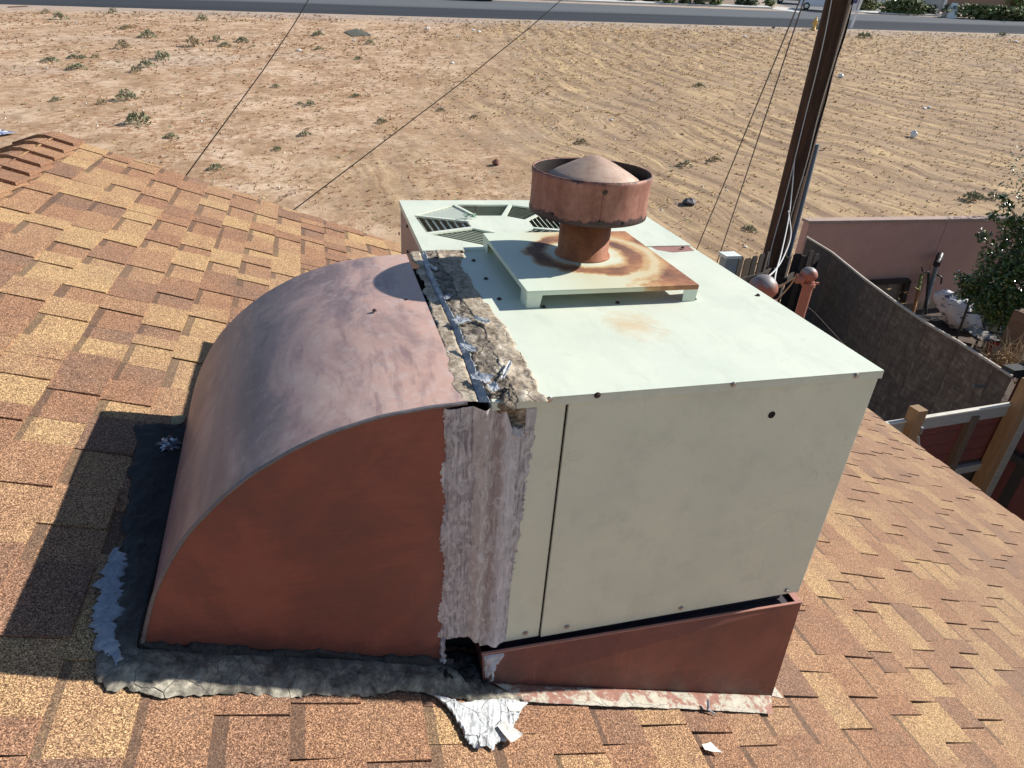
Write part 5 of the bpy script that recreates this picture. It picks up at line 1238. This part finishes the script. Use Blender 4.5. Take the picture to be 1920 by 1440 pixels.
# ---- service masts on the roof
M_MAST = plain('red_brown_mast_paint', (.31,.12,.085), .6, 0, .2, 20, .3)
def mat_hood():
    m = M('faded_hood'); q = m.obj(); n = m.noise(q, 14, 4, .6); z = m.ma('ADD', m.sep(m.n('ShaderNodeTexCoord').outputs['Generated'])[2], m.mr(n, .3, .7, -.18, .18))
    return m.fin(m.mix(m.mr(z, .66, .82), (.28,.10,.075), m.mix(n, (.16,.14,.14), (.30,.28,.28))), .5, .1, n, .2, .01, .4)
M_HOOD = mat_hood()
def vert(B, py):
    lo, hi = 0, 3
    for _ in range(40):
        mid = (lo+hi)/2
        if proj(B+Vector((0,0,mid)))[1] > py: lo = mid
        else: hi = mid
    return B+Vector((0,0,lo))
def mast(bx, by, topy, r, label, hoodr, lean, group):
    B = on_roof(bx, by, 0); T = vert(B, topy); T = T+lean
    t = thing('service_mast', label, 'service mast', tuple(B), group)
    mb = MB(); mb.tube([B-Vector((0,0,.05)), T], r, 18); mb.build('pipe', M_MAST, t)
    mb = MB(); mb.lathe(B+Vector((0,0,0)), [(r*3, -.02), (r*1.6, .06), (r*1.02, .10)], 20); mb.build('boot', M_BLACKP, t)
    d = (T-B).normalized()
    mb = MB(); c = T-d*.015; mb.tube([c-d*.03, c], r*1.28, 18); mb.tube([c+axr*r*1.2, c+axr*(r*1.9)], r*.28, 8); mb.build('clamp_ring', M_MAST, t)
    side = -axr
    pts = []; 
    def hood(u, v):
        a = u*2*math.pi; ph = v*math.pi
        x = math.cos(a)*math.sin(ph); y = math.sin(a)*math.sin(ph); z = math.cos(ph)
        tp = 1-.45*max(0, -z)
        return T+d*(hoodr*1.05*z+hoodr*.72)+side*(hoodr*(x*tp*(1.15 if x > 0 else 1.0)+.22+.12*z))+axf*(hoodr*y*tp*.95)
    mb = MB(); mb.grid(hood, 28, 18); h = mb.build('hood', M_HOOD, t, loc=T)
    mb = MB(); c = T+side*hoodr*1.15+d*hoodr*.25; mb.tube([c-side*.02, c+side*.035], hoodr*.62, 14); mb.build('wire_cap', M_MAST, t)
    return B, T, t
B2, T2, mast2 = mast(1466, 704, 527, .042, 'slender red brown service mast with a rounded hood, the right one of the pair', .066, Vector((0,0,0)), None)
B1, T1, mast1 = mast(1387, 718, 560, .050, 'stout red brown service mast whose hood shows just above the unit edge', .098, Vector((.02,.0,0)), None)
g = 'thin wires looping from the mast hoods'
w2 = T2-axr*.12+Vector((0,0,.03))
for i, (mx, my, ex, ey) in enumerate(((1465,534,1410,533),(1475,530,1415,560),(1478,540,1425,590))):
    cable([w2, ptd(mx, my, (T2-CAM).length+.1), ptd((mx+ex)/2-2, (my+ey)/2+4, (T2-CAM).length+.4), ptd(ex, ey, (T2-CAM).length+.8)], .006, M_CT, ('upper','middle','lowest')[i]+' beige wire drooping left from the slender mast hood')
cable([on_pole(1478,395), ptd(1483,440,12.2), ptd(1470,480,10.5), ptd(1452,508,8.5), T1-axr*.10+Vector((0,0,.08)), T1-axr*.16+Vector((0,0,.02))], .009, M_CW, 'pale service cable curving from the pole down to the stout mast')
cable([on_pole(1490,300), ptd(1480,400,12.8), ptd(1466,470,10.9), ptd(1455,510,8.8), ptd(1450,545,8.0), ptd(1443,562,7.6)], .010, M_CW, 'second pale service cable hanging just below the first')
cable([ptd(1596,10,9.5), ptd(1563,120,10.2), ptd(1535,215,11.0), ptd(1514,300,11.8), ptd(1492,375,12.5), on_pole(1479,420)], .008, M_CW, 'bright white cable sweeping down the right side of the pole')
# guy wires left of the pole
for (x0, y0, x1, y1, lb, kk) in ((1500,0,1296,492,'left guy wire slanting down to the lot left of the pole', (1506,4)), (1514,-20,1340,505,'right guy wire slanting down to the lot left of the pole', None)):
    A = lift(on_ground(x1, y1), .0); dA = (A-CAM).length; tdir = ray(x0, y0).normalized(); Bp = CAM+tdir*(dp*.93)
    ext = Bp+(Bp-A)*.9; mb = MB(); mb.tube([A, A.lerp(Bp, .5)-Vector((0,0,.03)), Bp, ext], .012, 6); o = mb.build('guy_wire', M_CG, loc=A); tag(o, lb, 'guy wire')
# overhead cables that run behind the roof edge
for (x0, y0, x1, y1, lb) in ((578,0,346,332,'left thin black cable rising from behind the roof edge'), (1052,0,553,391,'right thin black cable rising from behind the roof edge')):
    A = at_y(x1, y1, RAKE_Y+.12); far = CAM+ray(x0, y0).normalized()*16; ext = far+(far-A)*.5
    A2 = A-(far-A).normalized()*.25
    mb = MB(); sag_ = Vector((0,0,-.05)); mb.tube([A2, A.lerp(far, .35)+sag_, A.lerp(far, .7)+sag_, far, ext], [.0042, .0060, .0080, .0095, .011], 6); tag(mb.build('overhead_cable', M_CB, loc=A), lb, 'cable')

# ================================================================== FENCES AND THE NEIGHBOUR'S YARD
ZT = -2.85
rgp = random.Random(3)
pf = thing('picket_fence', 'row of uneven dark weathered pickets behind the service masts', 'fence', tuple(lift(at_z(1450,478,ZT),0)))
tops = [(1352,500),(1362,497),(1372,493),(1390,488),(1404,484),(1416,482),(1430,479),(1441,476),(1456,465),(1470,482),(1482,486),(1496,475),(1509,475),(1522,476),(1534,474)]
tp = [at_z(x, y, ZT+.02) for x, y in tops]
for i in range(len(tp)):
    p = tp[i]; q_ = tp[min(i+1, len(tp)-1)] if i < len(tp)-1 else p+(tp[i]-tp[i-1]); d = (q_-p); d.z = 0; d.normalize(); n_ = Vector((-d.y, d.x, 0)); wd = .14+.03*rgp.random()
    mb = MB(); zt_ = p.z+rgp.uniform(-.06,.06); zb_ = gz(p.x, p.y)-.2; tl = rgp.uniform(-.02,.02)
    a, c = p-d*wd/2, p+d*wd/2
    def P3(v, z, o_): return (v.x+n_.x*o_+d.x*tl*(z > zt_-1), v.y+n_.y*o_+d.y*tl*(z > zt_-1), z)
    prof_ = [(a,0,0),(c,0,0),(c,1,-.04),(c-d*.03,1,0),(a+d*.03,1,0),(a,1,-.04)]
    vs = [P3(v, (zt_+dz) if k_ else zb_, o_) for o_ in (0,.02) for v, k_, dz in prof_]
    mb.add(vs, [(0,1,2,3,4,5), (11,10,9,8,7,6)]+[(j, 6+j, 6+(j+1) % 6, (j+1) % 6) for j in range(6)]); mb.build('picket', M_WOODD if i % 4 else M_WOOD, pf, loc=(p.x, p.y, zt_))
for hz in (-.35, -1.3):
    mb = MB()
    for i in range(len(tp)-1): mb.beam(Vector((tp[i].x, tp[i].y, ZT+hz))-axf*.05, Vector((tp[i+1].x, tp[i+1].y, ZT+hz))-axf*.05, .04, .09)
    mb.build('rail', M_WOODD, pf)
p = at_z(1369, 478, -2.55); mb = MB(); mb.box((p.x-.11, p.y-.09, gz(p.x,p.y)-.2), (p.x+.11, p.y+.09, p.z-.03)); gp = thing('fence_post', 'grey post with a pale flat cap at the left end of the picket fence', 'post', (p.x, p.y, gz(p.x, p.y)))
mb.build('post', plain('grey_post', (.30,.32,.33), .8, 0, .2, 6, .3), gp); mb = MB(); mb.box((p.x-.14, p.y-.12, p.z-.028), (p.x+.14, p.y+.12, p.z+.02)); mb.build('post_cap', plain('pale_cap', (.66,.69,.66), .7), gp)
# chipboard sheets
def mat_osb():
    m = M('strand_board'); q = m.obj(); g_ = m.vor(m.mp(q, (1, 1, 1)), 17, 'Color'); ang = m.mp(q, (24, 24, 7), rot=(.7, .4, .9)); v2 = m.vor(ang, 1.0, 'Color'); v3 = m.vor(m.mp(q, (7, 7, 22), rot=(.2, .9, .3)), 1.2, 'Color')
    f = m.ma('ADD', m.ma('MULTIPLY', m.sep(v2)[0], .55), m.ma('MULTIPLY', m.sep(v3)[1], .45)); n = m.noise(q, 1.4, 5, .65)
    c = m.ramp(f, [(.15, (.10, .068, .05)), (.45, (.17, .115, .08)), (.7, (.23, .165, .12)), (.95, (.34, .28, .22))])
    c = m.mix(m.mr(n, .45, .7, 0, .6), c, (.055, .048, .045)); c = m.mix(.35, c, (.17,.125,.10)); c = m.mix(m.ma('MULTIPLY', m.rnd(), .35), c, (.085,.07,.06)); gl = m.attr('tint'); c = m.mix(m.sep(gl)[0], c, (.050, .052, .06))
    return m.fin(c, .8, 0, f, .4, .004, .3)
M_OSB = mat_osb()
osb = thing('board_fence', 'curving fence of dark strand board sheets with a pale top edge', 'fence', tuple(lift(at_z(1740,610,ZT),0)))
tl_ = [(1513,446),(1560,475),(1620,524),(1680,569),(1737,608),(1797,643),(1865,687),(1897,708)]
tq = [at_z(x, y, ZT) for x, y in tl_]
for i in range(len(tq)-1):
    a, c = tq[i], tq[i+1]; d = (c-a); d.z = 0; d.normalize(); n_ = Vector((d.y, -d.x, 0))
    if n_.dot(CAM-a) < 0: n_ = -n_
    a_, c_ = a+d*.004, c-d*.004; bow = .02*math.sin(i*2.1); mb = MB()
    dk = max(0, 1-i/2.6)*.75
    lo = gz(a.x, a.y)-.1; sp_z = ZT-1.17
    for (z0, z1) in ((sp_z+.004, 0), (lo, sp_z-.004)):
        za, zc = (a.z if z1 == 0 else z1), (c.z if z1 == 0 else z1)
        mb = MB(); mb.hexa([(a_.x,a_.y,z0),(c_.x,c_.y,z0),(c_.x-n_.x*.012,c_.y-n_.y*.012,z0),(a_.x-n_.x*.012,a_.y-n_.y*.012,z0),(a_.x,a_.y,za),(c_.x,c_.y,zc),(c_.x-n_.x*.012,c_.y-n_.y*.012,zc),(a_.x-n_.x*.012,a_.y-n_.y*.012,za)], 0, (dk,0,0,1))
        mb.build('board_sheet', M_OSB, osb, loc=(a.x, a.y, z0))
    mb = MB(); mb.beam(a+n_*.006+Vector((0,0,.018)), c+n_*.006+Vector((0,0,.018)), .028, .03); mb.build('lit_edge', plain('lit_edge_pale', (.50,.44,.37), .8, 0, .25, 12), osb, loc=a)  # pale strip paints the sun on the sheets' top edge
def pipe(x0, y0, x1, y1, z, r, mat, label, off=.0):
    T_ = at_z(x0, y0, z); t = thing('steel_post', label, 'post', (T_.x, T_.y, gz(T_.x, T_.y))); mb = MB(); bt = Vector((T_.x, T_.y, gz(T_.x, T_.y)-.1)); dd = ray(x1, y1)
    mb.tube([bt, T_], r, 12); mb.build('pipe', mat, t); mb = MB(); mb.tube([T_-Vector((0,0,.10)), T_+Vector((0,0,.012))], r*1.18, 12); mb.build('cap', mat, t); return t
pipe(1655,584,1632,668,-3.25,.045,M_BLACKP,'black steel post standing against the strand board near the unit corner')
t_ = pipe(1863,708,1838,762,-3.05,.045,M_GREYP,'grey steel post with a clamp at the right part of the strand board')
T_ = at_z(1860,722,-3.12); mb = MB(); mb.tube([T_-Vector((.02,0,.06)), T_-Vector((.02,0,-.0))], .062, 12); mb.beam(T_+Vector((-.03,.0,-.03)), T_+Vector((-.22,.06,-.02)), .03, .03); mb.build('clamp', M_GREYP, t_)
# pink wall
wl_, wr2 = at_z(1517, 420, -2.7), at_z(1920, 414, -2.7); dw = (wr2-wl_); dw.z = 0; dw.normalize(); nw = Vector((-dw.y, dw.x, 0)); wr2 = wr2+dw*6
pw = thing('pink_wall', 'long pink stucco wall on the far side of the neighbouring yard', 'wall', tuple(lift(wl_,0)))
Lw2 = (wr2-wl_).length; nn = 6; cut = [0, .0, 0]
x_ = 0; i = 0; widths = [3.55, 3.1, 3.1, 3.1, 3.1]
while x_ < Lw2-.1 and i < 5:
    p0 = wl_+dw*x_; p1 = wl_+dw*min(Lw2, x_+widths[i]-.012); mb = MB(); zt_ = -2.7+(.0 if i != 1 else .035)
    mb.hexa([Vector((p.x, p.y, z_)) for z_ in (-5.9, zt_) for p in (p0, p1, p1+nw*.18, p0+nw*.18)]); mb.build('panel', M_STUCCO, pw, loc=p0); x_ += widths[i]; i += 1
mb = MB(); mb.hexa([Vector((p.x, p.y, z_)) for z_ in (-2.69, -2.63) for p in (wl_-nw*.03-dw*.03, wr2-nw*.03, wr2+nw*.21, wl_+nw*.21-dw*.03)]); 
mb.v = [(v[0], v[1], v[2]+.0) for v in mb.v]
mb.build('coping', plain('dusty_coping', (.40,.29,.24), .9, 0, .15, 4), pw)
# window frame leaning on the wall
def wallpt(px, py, off=.0):
    n = Vector((nw.x, nw.y, 0)); return on_plane(px, py, tuple(n), n.dot(wl_)-off)
fr = thing('old_frame', 'dark old window frame leaning on the pink wall', 'frame', tuple(wallpt(1680,560,.1)))
A_, B_, C_, D_ = wallpt(1632,530,.12), wallpt(1703,526,.12), wallpt(1684,590,.12), wallpt(1632,600,.12)
for (p, q_, wdt) in ((A_, B_, .10), (B_, C_, .12), (A_, D_, .08)):
    mb = MB(); mb.beam(p, q_, wdt, .08, up=(nw.x, nw.y, 0)); mb.build('rail', M_WOODD, fr, loc=p)
mb = MB(); mb.add([wallpt(1636,534,.06), wallpt(1697,531,.06), wallpt(1680,588,.06), wallpt(1636,596,.06)], [(0,1,2,3)]); mb.build('pane', plain('dirty_pane', (.20,.17,.15), .4, 0, .5, 6), fr)
def leaner(x0, y0, x1, y1, r, mat, label, off, name='tool_handle', cat='handle'):
    a, c = wallpt(x0, y0, off), wallpt(x1, y1, off+.25); mb = MB(); mb.tube([a, c], r, 8); return tag(mb.build(name, mat, loc=c), label, cat)
leaner(1728,515,1722,545,.035,plain('olive_green_handle', (.20,.22,.05), .6),'green upper part of a pole leaning on the pink wall',.12)
leaner(1723,543,1711,588,.040,plain('orange_wood_handle', (.42,.20,.08), .6),'orange brown wooden handle leaning on the pink wall',.16)
leaner(1757,494,1731,590,.045,M_GREYP,'thick grey pole leaning on the pink wall',.10,'leaning_pole','pole')
leaner(1763,478,1756,496,.072,M_BLACKP,'black cylinder head on top of the thick grey pole',.10,'pole_head','pole')
leaner(1742,512,1735,590,.03,M_BLACKP,'thin black bar left of the thick grey pole',.14,'leaning_bar','bar')
cable([wallpt(1755,515,.12), wallpt(1765,520,.2), wallpt(1764,532,.2)], .018, M_BLACKP, 'black hook hanging beside the grey pole', name='hook'); cable([wallpt(1728,500,.12), wallpt(1731,509,.18), wallpt(1742,510,.2)], .014, M_BLACKP, 'thin bent black wire by the pole heads', name='bent_wire')
b = MB(); P = [Vector((x, y, 0)) for x, y in ((8.9,4.0),(24,4.0),(24,wl_.y-.02),(wl_.x+.1,wl_.y-.02),(9.4,8.5),(8.75,6.2))]
b.add([lift(p, -.70) for p in P], [tuple(range(6))]); tag(b.build('yard_soil', plain('shade_dark_soil', (.095,.068,.052), .95, 0, .5, 3, .6)), kind='structure')  # dark colour stands in for shade and clutter over the yard ground
# sack, chair, bucket, crate
def gp3(px, py, h=0): return on_plane(px, py, (-GB, -GA, 1), G0-.62+h)
def mat_sack():
    m = M('printed_sack'); q = m.obj(); n = m.noise(q, 3.5, 4, .6, 1.0); n2 = m.noise(m.mp(q, (3, 3, 11)), 2.2, 2, .5); c = m.mix(n, (.52,.50,.52), (.74,.73,.76)); c = m.mix(m.mr(n2, .60, .63), c, (.13,.13,.17)); return m.fin(c, .55, 0, n, .8, .04, .4)
sc_ = gp3(1800, 590, .9); sb = MB(); ax_, ay_ = axr, axf
def sack(t, s_):
    a = t*2*math.pi; ph = s_*math.pi; k_ = 1+.28*fbm(math.cos(a)*2, math.sin(a)*2, s_*3, 3)
    x = .50*k_*math.cos(a)*math.sin(ph); y = .34*k_*math.sin(a)*math.sin(ph); z = .30*k_*math.cos(ph)-.55*x
    return sc_+ax_*x+ay_*y+Vector((0,0,z))
sb.grid(sack, 34, 20); tag(sb.build('sack', mat_sack(), loc=sc_), 'crumpled white printed sack lying in the neighbouring yard', 'sack')
sb = MB(); tp_ = gp3(1792, 612, .62)
table = thing('junk_table', 'low dark table under the white sack', 'table', tuple(lift(gp3(1792,612),0)))
sb.beam(tp_-axr*.7, tp_+axr*1.6, .9, .05); sb.build('top', M_WOODD, table)
for u in (-.6, 1.5):
    for v in (-.35, .35):
        p = tp_+axr*u+axf*v; sb = MB(); sb.box((p.x-.03, p.y-.03, gz(p.x,p.y)-.8), (p.x+.03, p.y+.03, p.z-.025)); sb.build('leg', M_WOODD, table, loc=p)
ch = thing('metal_chair', 'black metal chair frame in the clutter right of the white sack', 'chair', tuple(lift(gp3(1845,640),0)))
cs = gp3(1840, 640, .75); k = .022
def C3(u, v, h): return cs+axr*u+axf*v+Vector((0,0,h))
for (u0,v0,h0,u1,v1,h1,nm) in ((-.28,-.25,-.5,-.25,-.22,.12,'leg'),(.28,-.25,-.5,.25,-.22,.12,'leg'),(-.28,.25,-.5,-.30,.32,.75,'leg'),(.28,.25,-.5,.30,.32,.75,'leg'),(-.30,.32,.75,.30,.32,.75,'back_rail'),(-.28,.28,.45,.28,.28,.45,'back_rail'),(-.25,-.22,.12,.25,-.22,.12,'seat_rail'),(-.25,.25,.12,.25,.25,.12,'seat_rail'),(-.25,-.22,.12,-.25,.25,.12,'seat_rail'),(.25,-.22,.12,.25,.25,.12,'seat_rail')):
    mb = MB(); mb.tube([C3(u0,v0,h0), C3(u1,v1,h1)], k, 8); mb.build(nm, M_BLACKP, ch, loc=C3(u0,v0,h0))
mb = MB(); 
def clothf(t, s_): return C3(-.26+.5*t, -.22+.5*s_, .15+.05*fbm(t*4, s_*4, 1)-.10*max(0, t-.6))
mb.grid(clothf, 12, 8); tag(mb.build('cloth', plain('dusty_rag', (.34,.30,.26), .9, 0, .4, 6), loc=C3(0,0,.15)), 'dusty beige cloth draped on the black chair frame', 'cloth')
bk = thing('red_bucket', 'dull red bucket behind the dry stems at the fence end', 'bucket', tuple(gp3(1868,650,.5)))
c = gp3(1868, 650, .5); mb = MB(); mb.lathe(c, [(.0,-.2),(.15,-.2),(.19,.14),(.20,.15),(.18,.13),(.14,-.18)], 20); mb.build('shell', plain('dull_red_plastic', (.32,.03,.035), .5), bk)
mb = MB(); mb.tube([c+axr*.19+Vector((0,0,.12)), c+Vector((0,0,.26)), c-axr*.19+Vector((0,0,.12))], .008, 6); mb.build('handle', M_GREYP, bk)
rgs = random.Random(9)
for k_, (sx_, sy_, nn_, lb) in enumerate(((1885,672,170,'tangle of dry straw coloured stems at the end of the strand board'),(1905,600,110,'dry straw tuft in front of the leafy tree'))):
    base = at_z(sx_, sy_+18, -3.0) if k_ == 0 else gp3(sx_+6, sy_+14, .8); mb = MB(); t = thing('dry_plant', lb, 'plant', tuple(base))
    for _ in range(nn_):
        a = rgs.uniform(0, 6.283); l = rgs.uniform(.15, .5)*(1.0 if k_ == 0 else 1.2); e = rgs.uniform(.2, 1.3); p0 = base+Vector((rgs.uniform(-.15,.15), rgs.uniform(-.2,.3), rgs.uniform(-.1,.1)))
        p2 = p0+Vector((math.cos(a)*l*math.cos(e), math.sin(a)*l*math.cos(e), l*math.sin(e))); p1 = p0.lerp(p2, .5)+Vector((0,0,.06)); mb.tube([p0, p1, p2], [.006,.005,.002], 3, cap=False)
    mb.build('stalks', plain('dry_straw_stalk', (.46,.32,.18), .85, 0, .3, 10), t)
# clutter: broken planks and boxes between the chair and the wall
for i, (px, py, h, l, an, lb) in enumerate(((1760,600,.35,.9,.4,'short dark board below the white sack'),(1775,640,.3,1.1,-.3,'long dark board in front of the junk table'),(1830,600,.9,.6,.9,'grey slat poking up behind the black chair'),(1895,618,.8,1.0,.1,'pale slat lying behind the red bucket'))):
    c = gp3(px, py, h); d = axr*math.cos(an)+Vector((0,0,math.sin(an)*.5)); mb = MB(); mb.beam(c-d*l/2, c+d*l/2, .12, .025, up=tuple(axf)); tag(mb.build('board', M_WOODG if i > 1 else M_WOODD, loc=c), lb, 'board')
# leafy tree
def mat_leaf():
    m = M('glossy_citrus_leaf'); r_ = m.attr('tint'); c = m.ramp(m.sep(r_)[0], [(0, (.030,.058,.016)), (.5, (.065,.11,.028)), (.85, (.12,.17,.04)), (1, (.20,.21,.05))]); return m.fin(c, .30, 0, None, spec=.6)
tr = at_z(1935, 590, -4.2); tree = thing('citrus_tree', 'dark glossy leaved tree in front of the pink wall at the right edge', 'tree', (tr.x, tr.y, gz(tr.x, tr.y)))
rt = random.Random(17); ML = mat_leaf(); base = Vector((tr.x, tr.y, gz(tr.x, tr.y)))
blobs = []
dT = 12.6
for (px, py, dd, rr, nn_) in ((1925,560,0,.62,2300),(2040,520,.3,1.0,1600),(2010,640,-.6,.9,1300),(2120,420,.8,1.2,1700),(1880,545,-.1,.48,1500),(1850,545,.2,.36,600),(1900,500,.2,.50,900),(1935,470,0,.45,700),(1830,535,.1,.24,260),(1905,445,.1,.26,260),(1890,415,0,.16,110),(1888,385,.05,.10,50),(1880,368,.05,.07,30),(1905,400,0,.14,90),(1845,443,.0,.12,60),(1860,405,.0,.10,34),(1800,520,.1,.12,50),(1920,420,.0,.2,170),(1960,430,.1,.35,300),(1860,480,.1,.2,130),(1812,548,.2,.16,90),(1900,590,-.2,.35,500)):  # masses centred past the right edge are added for shade
    blobs.append((ptd(px, py, dT+dd), rr, nn_))
for (bx, by, bz, rr, nn_) in ((14.2,8.6,-2.6,.95,1500),(15.2,9.6,-1.6,1.1,1500),(14.6,7.2,-2.0,1.0,1500),(15.6,10.8,-1.9,1.0,1200),(13.6,6.2,-2.8,.8,1000),(16.2,8.6,-.8,1.2,1300),(13.2,7.4,-3.4,.7,800)): blobs.append((Vector((bx, by, bz)), rr, nn_))  # more crown out of view, added to shade the neighbouring yard
mb = MB()
for c, rr, nn_ in blobs:
    for _ in range(nn_):
        v = Vector((rt.gauss(0,1), rt.gauss(0,1), rt.gauss(0,1))).normalized()*(rr*rt.random()**.45); p = c+v
        if fbm(p.x*2.6, p.y*2.6, p.z*2.6, 2) < -.32: continue
        l = rt.uniform(.036, .056); d = (v.normalized()*.6+Vector((rt.uniform(-1,1), rt.uniform(-1,1), rt.uniform(-.9,.5)))).normalized(); s_ = d.cross(Vector((rt.uniform(-1,1), rt.uniform(-1,1), 1))).normalized(); u = d.cross(s_)*.18*l
        mb.add([p-d*l, p-d*l*.1+s_*l*.42+u, p+d*l, p-d*l*.1-s_*l*.42+u], [(0,1,2),(0,2,3)], 0, False, (rt.random(),0,0,1))
tag(mb.build('crown', ML, tree), kind='stuff')
mb = MB(); fork = base+Vector((0,0,.7)); mb.tube([base, fork], [.10,.08], 10); mb.build('trunk', M_WOOD, tree)
mb = MB()
for c, rr, nn_ in blobs: mb.tube([fork, fork.lerp(c, .5)+Vector((0,0,.1)), c], [.035,.02,.005], 5)
mb.build('limb', M_WOOD, tree)
# ---- plank gate, posts
ZG = -2.9; g0, g1 = at_z(1655, 793.5, ZG), at_z(1912, 753, ZG); gd = (g1-g0); gl = gd.length; gd.normalize(); gn = Vector((gd.y, -gd.x, 0))
if gn.dot(CAM-g0) < 0: gn = -gn
g0 = g0-gd*1.2; gl += 1.2
gate = thing('plank_gate', 'faded red horizontal plank gate with grey rails in the side yard', 'gate', tuple(lift(g0,0)))
mb = MB(); mb.beam(g0+gn*.02-Vector((0,0,.07)), g0+gd*gl+gn*.02-Vector((0,0,.07)), .045, .14); mb.build('top_rail', M_WOODG, gate)
mb = MB(); mb.beam(g0+gn*.02-Vector((0,0,.005-.012)), g0+gd*gl+gn*.02-Vector((0,0,-.007)), .050, .016); mb.build('rail_cap', plain('pale_rail_edge', (.62,.58,.50), .8, 0, .15, 14), gate)  # paler strip along the top of the rail
for i in range(9):
    z_ = -.19-.165*i; mb = MB(); mb.beam(g0-gn*.015+Vector((0,0,z_)), g0+gd*gl-gn*.015+Vector((0,0,z_)), .02, .158); mb.build('plank', M_REDWOOD if i < 4 else M_WOODD, gate, loc=g0+Vector((0,0,z_)))
mb = MB(); mb.beam(g0+gn*.02+Vector((0,0,-.86)), g0+gd*gl+gn*.02+Vector((0,0,-.86)), .05, .10); mb.build('lower_rail', M_WOODG, gate)
def vpost(px, py, z, wd, mat, label, name='fence_post', zb_=None, th=None, tilt=(0,0)):
    T_ = at_z(px, py, z); zb2 = gz(T_.x, T_.y)-.1 if zb_ is None else zb_; t = thing(name, label, 'post', (T_.x, T_.y, zb2)); mb = MB(); h = wd/2; h2 = (th or wd)/2; tx, ty = tilt
    a = [gd*-h+gn*-h2, gd*h+gn*-h2, gd*h+gn*h2, gd*-h+gn*h2]; lo = Vector((T_.x+tx, T_.y+ty, zb2)); mb.hexa([lo+v for v in a]+[T_+v for v in a]); mb.build('post', mat, t, .004); return t, T_
t, T_ = vpost(1723, 765, -2.72, .13, M_WOODY, 'yellow brown square post at the left of the plank gate'); 
mb = MB(); q_ = T_+gd*.09+gn*.05-Vector((0,0,.34)); mb.tube([q_, q_+gd*.05-Vector((0,0,.10)), q_+gd*.10-Vector((0,0,.16))], .018, 8); mb.beam(q_+Vector((0,0,.12)), q_+Vector((0,0,.04)), .04, .03); mb.build('latch', plain('bright_latch', (.5,.52,.55), .35, .7), t)
vpost(1826, 778, -2.97, .11, M_WOOD, 'dark weathered upright standing in front of the plank gate', 'fence_upright', -4.0, .08)
vpost(1935, 712, -2.55, .14, M_WOODY, 'tall yellow brown post at the right edge in front of the gate')
vpost(1946, 722, -2.62, .12, M_WOODG, 'grey post pressed against the tall yellow brown one')
vpost(1928, 585, -2.35, .22, plain('ridged_brown_post', (.16,.09,.055), .85, 0, .35, 5, .6, stretch=(1,1,9)), 'thick ridged brown post at the end of the strand board')
mb = MB(); p = at_z(1903, 694, -2.82); mb.beam(p-gd*.14, p+gd*.45-Vector((0,0,.02)), .16, .10); tag(mb.build('metal_bracket', M_BLACKP, loc=p), 'black metal box bracket at the right edge by the ridged post', 'bracket')
# dark board fence that closes the side yard
df = thing('side_fence', 'tall dark red board fence along the shaded side yard', 'fence', tuple(lift(at_z(1925,735,ZT),0)))
a = tq[-1]+Vector((.15,.0,0)); rb = random.Random(4)
for i in range(48):
    y = a.y+.25-.15*i; x = a.x+.35+.03*math.sin(i*.7); zt_ = -2.62+rb.uniform(-.03,.03); mb = MB(); mb.box((x, y-.144, gz(x,y)-.2), (x+.022, y, zt_)); mb.build('fence_board', M_REDWOOD if rb.random() < .5 else M_WOODD, df, loc=(x, y, zt_))
for hz in (-.4, -1.4):
    mb = MB(); mb.box((a.x+.25, a.y-7.2, -2.6+hz), (a.x+.315, a.y+.25, -2.5+hz)); mb.build('rail', M_WOODD, df)
# clean up helper values
for o in COL.objects:
    if '_org' in o: del o['_org']
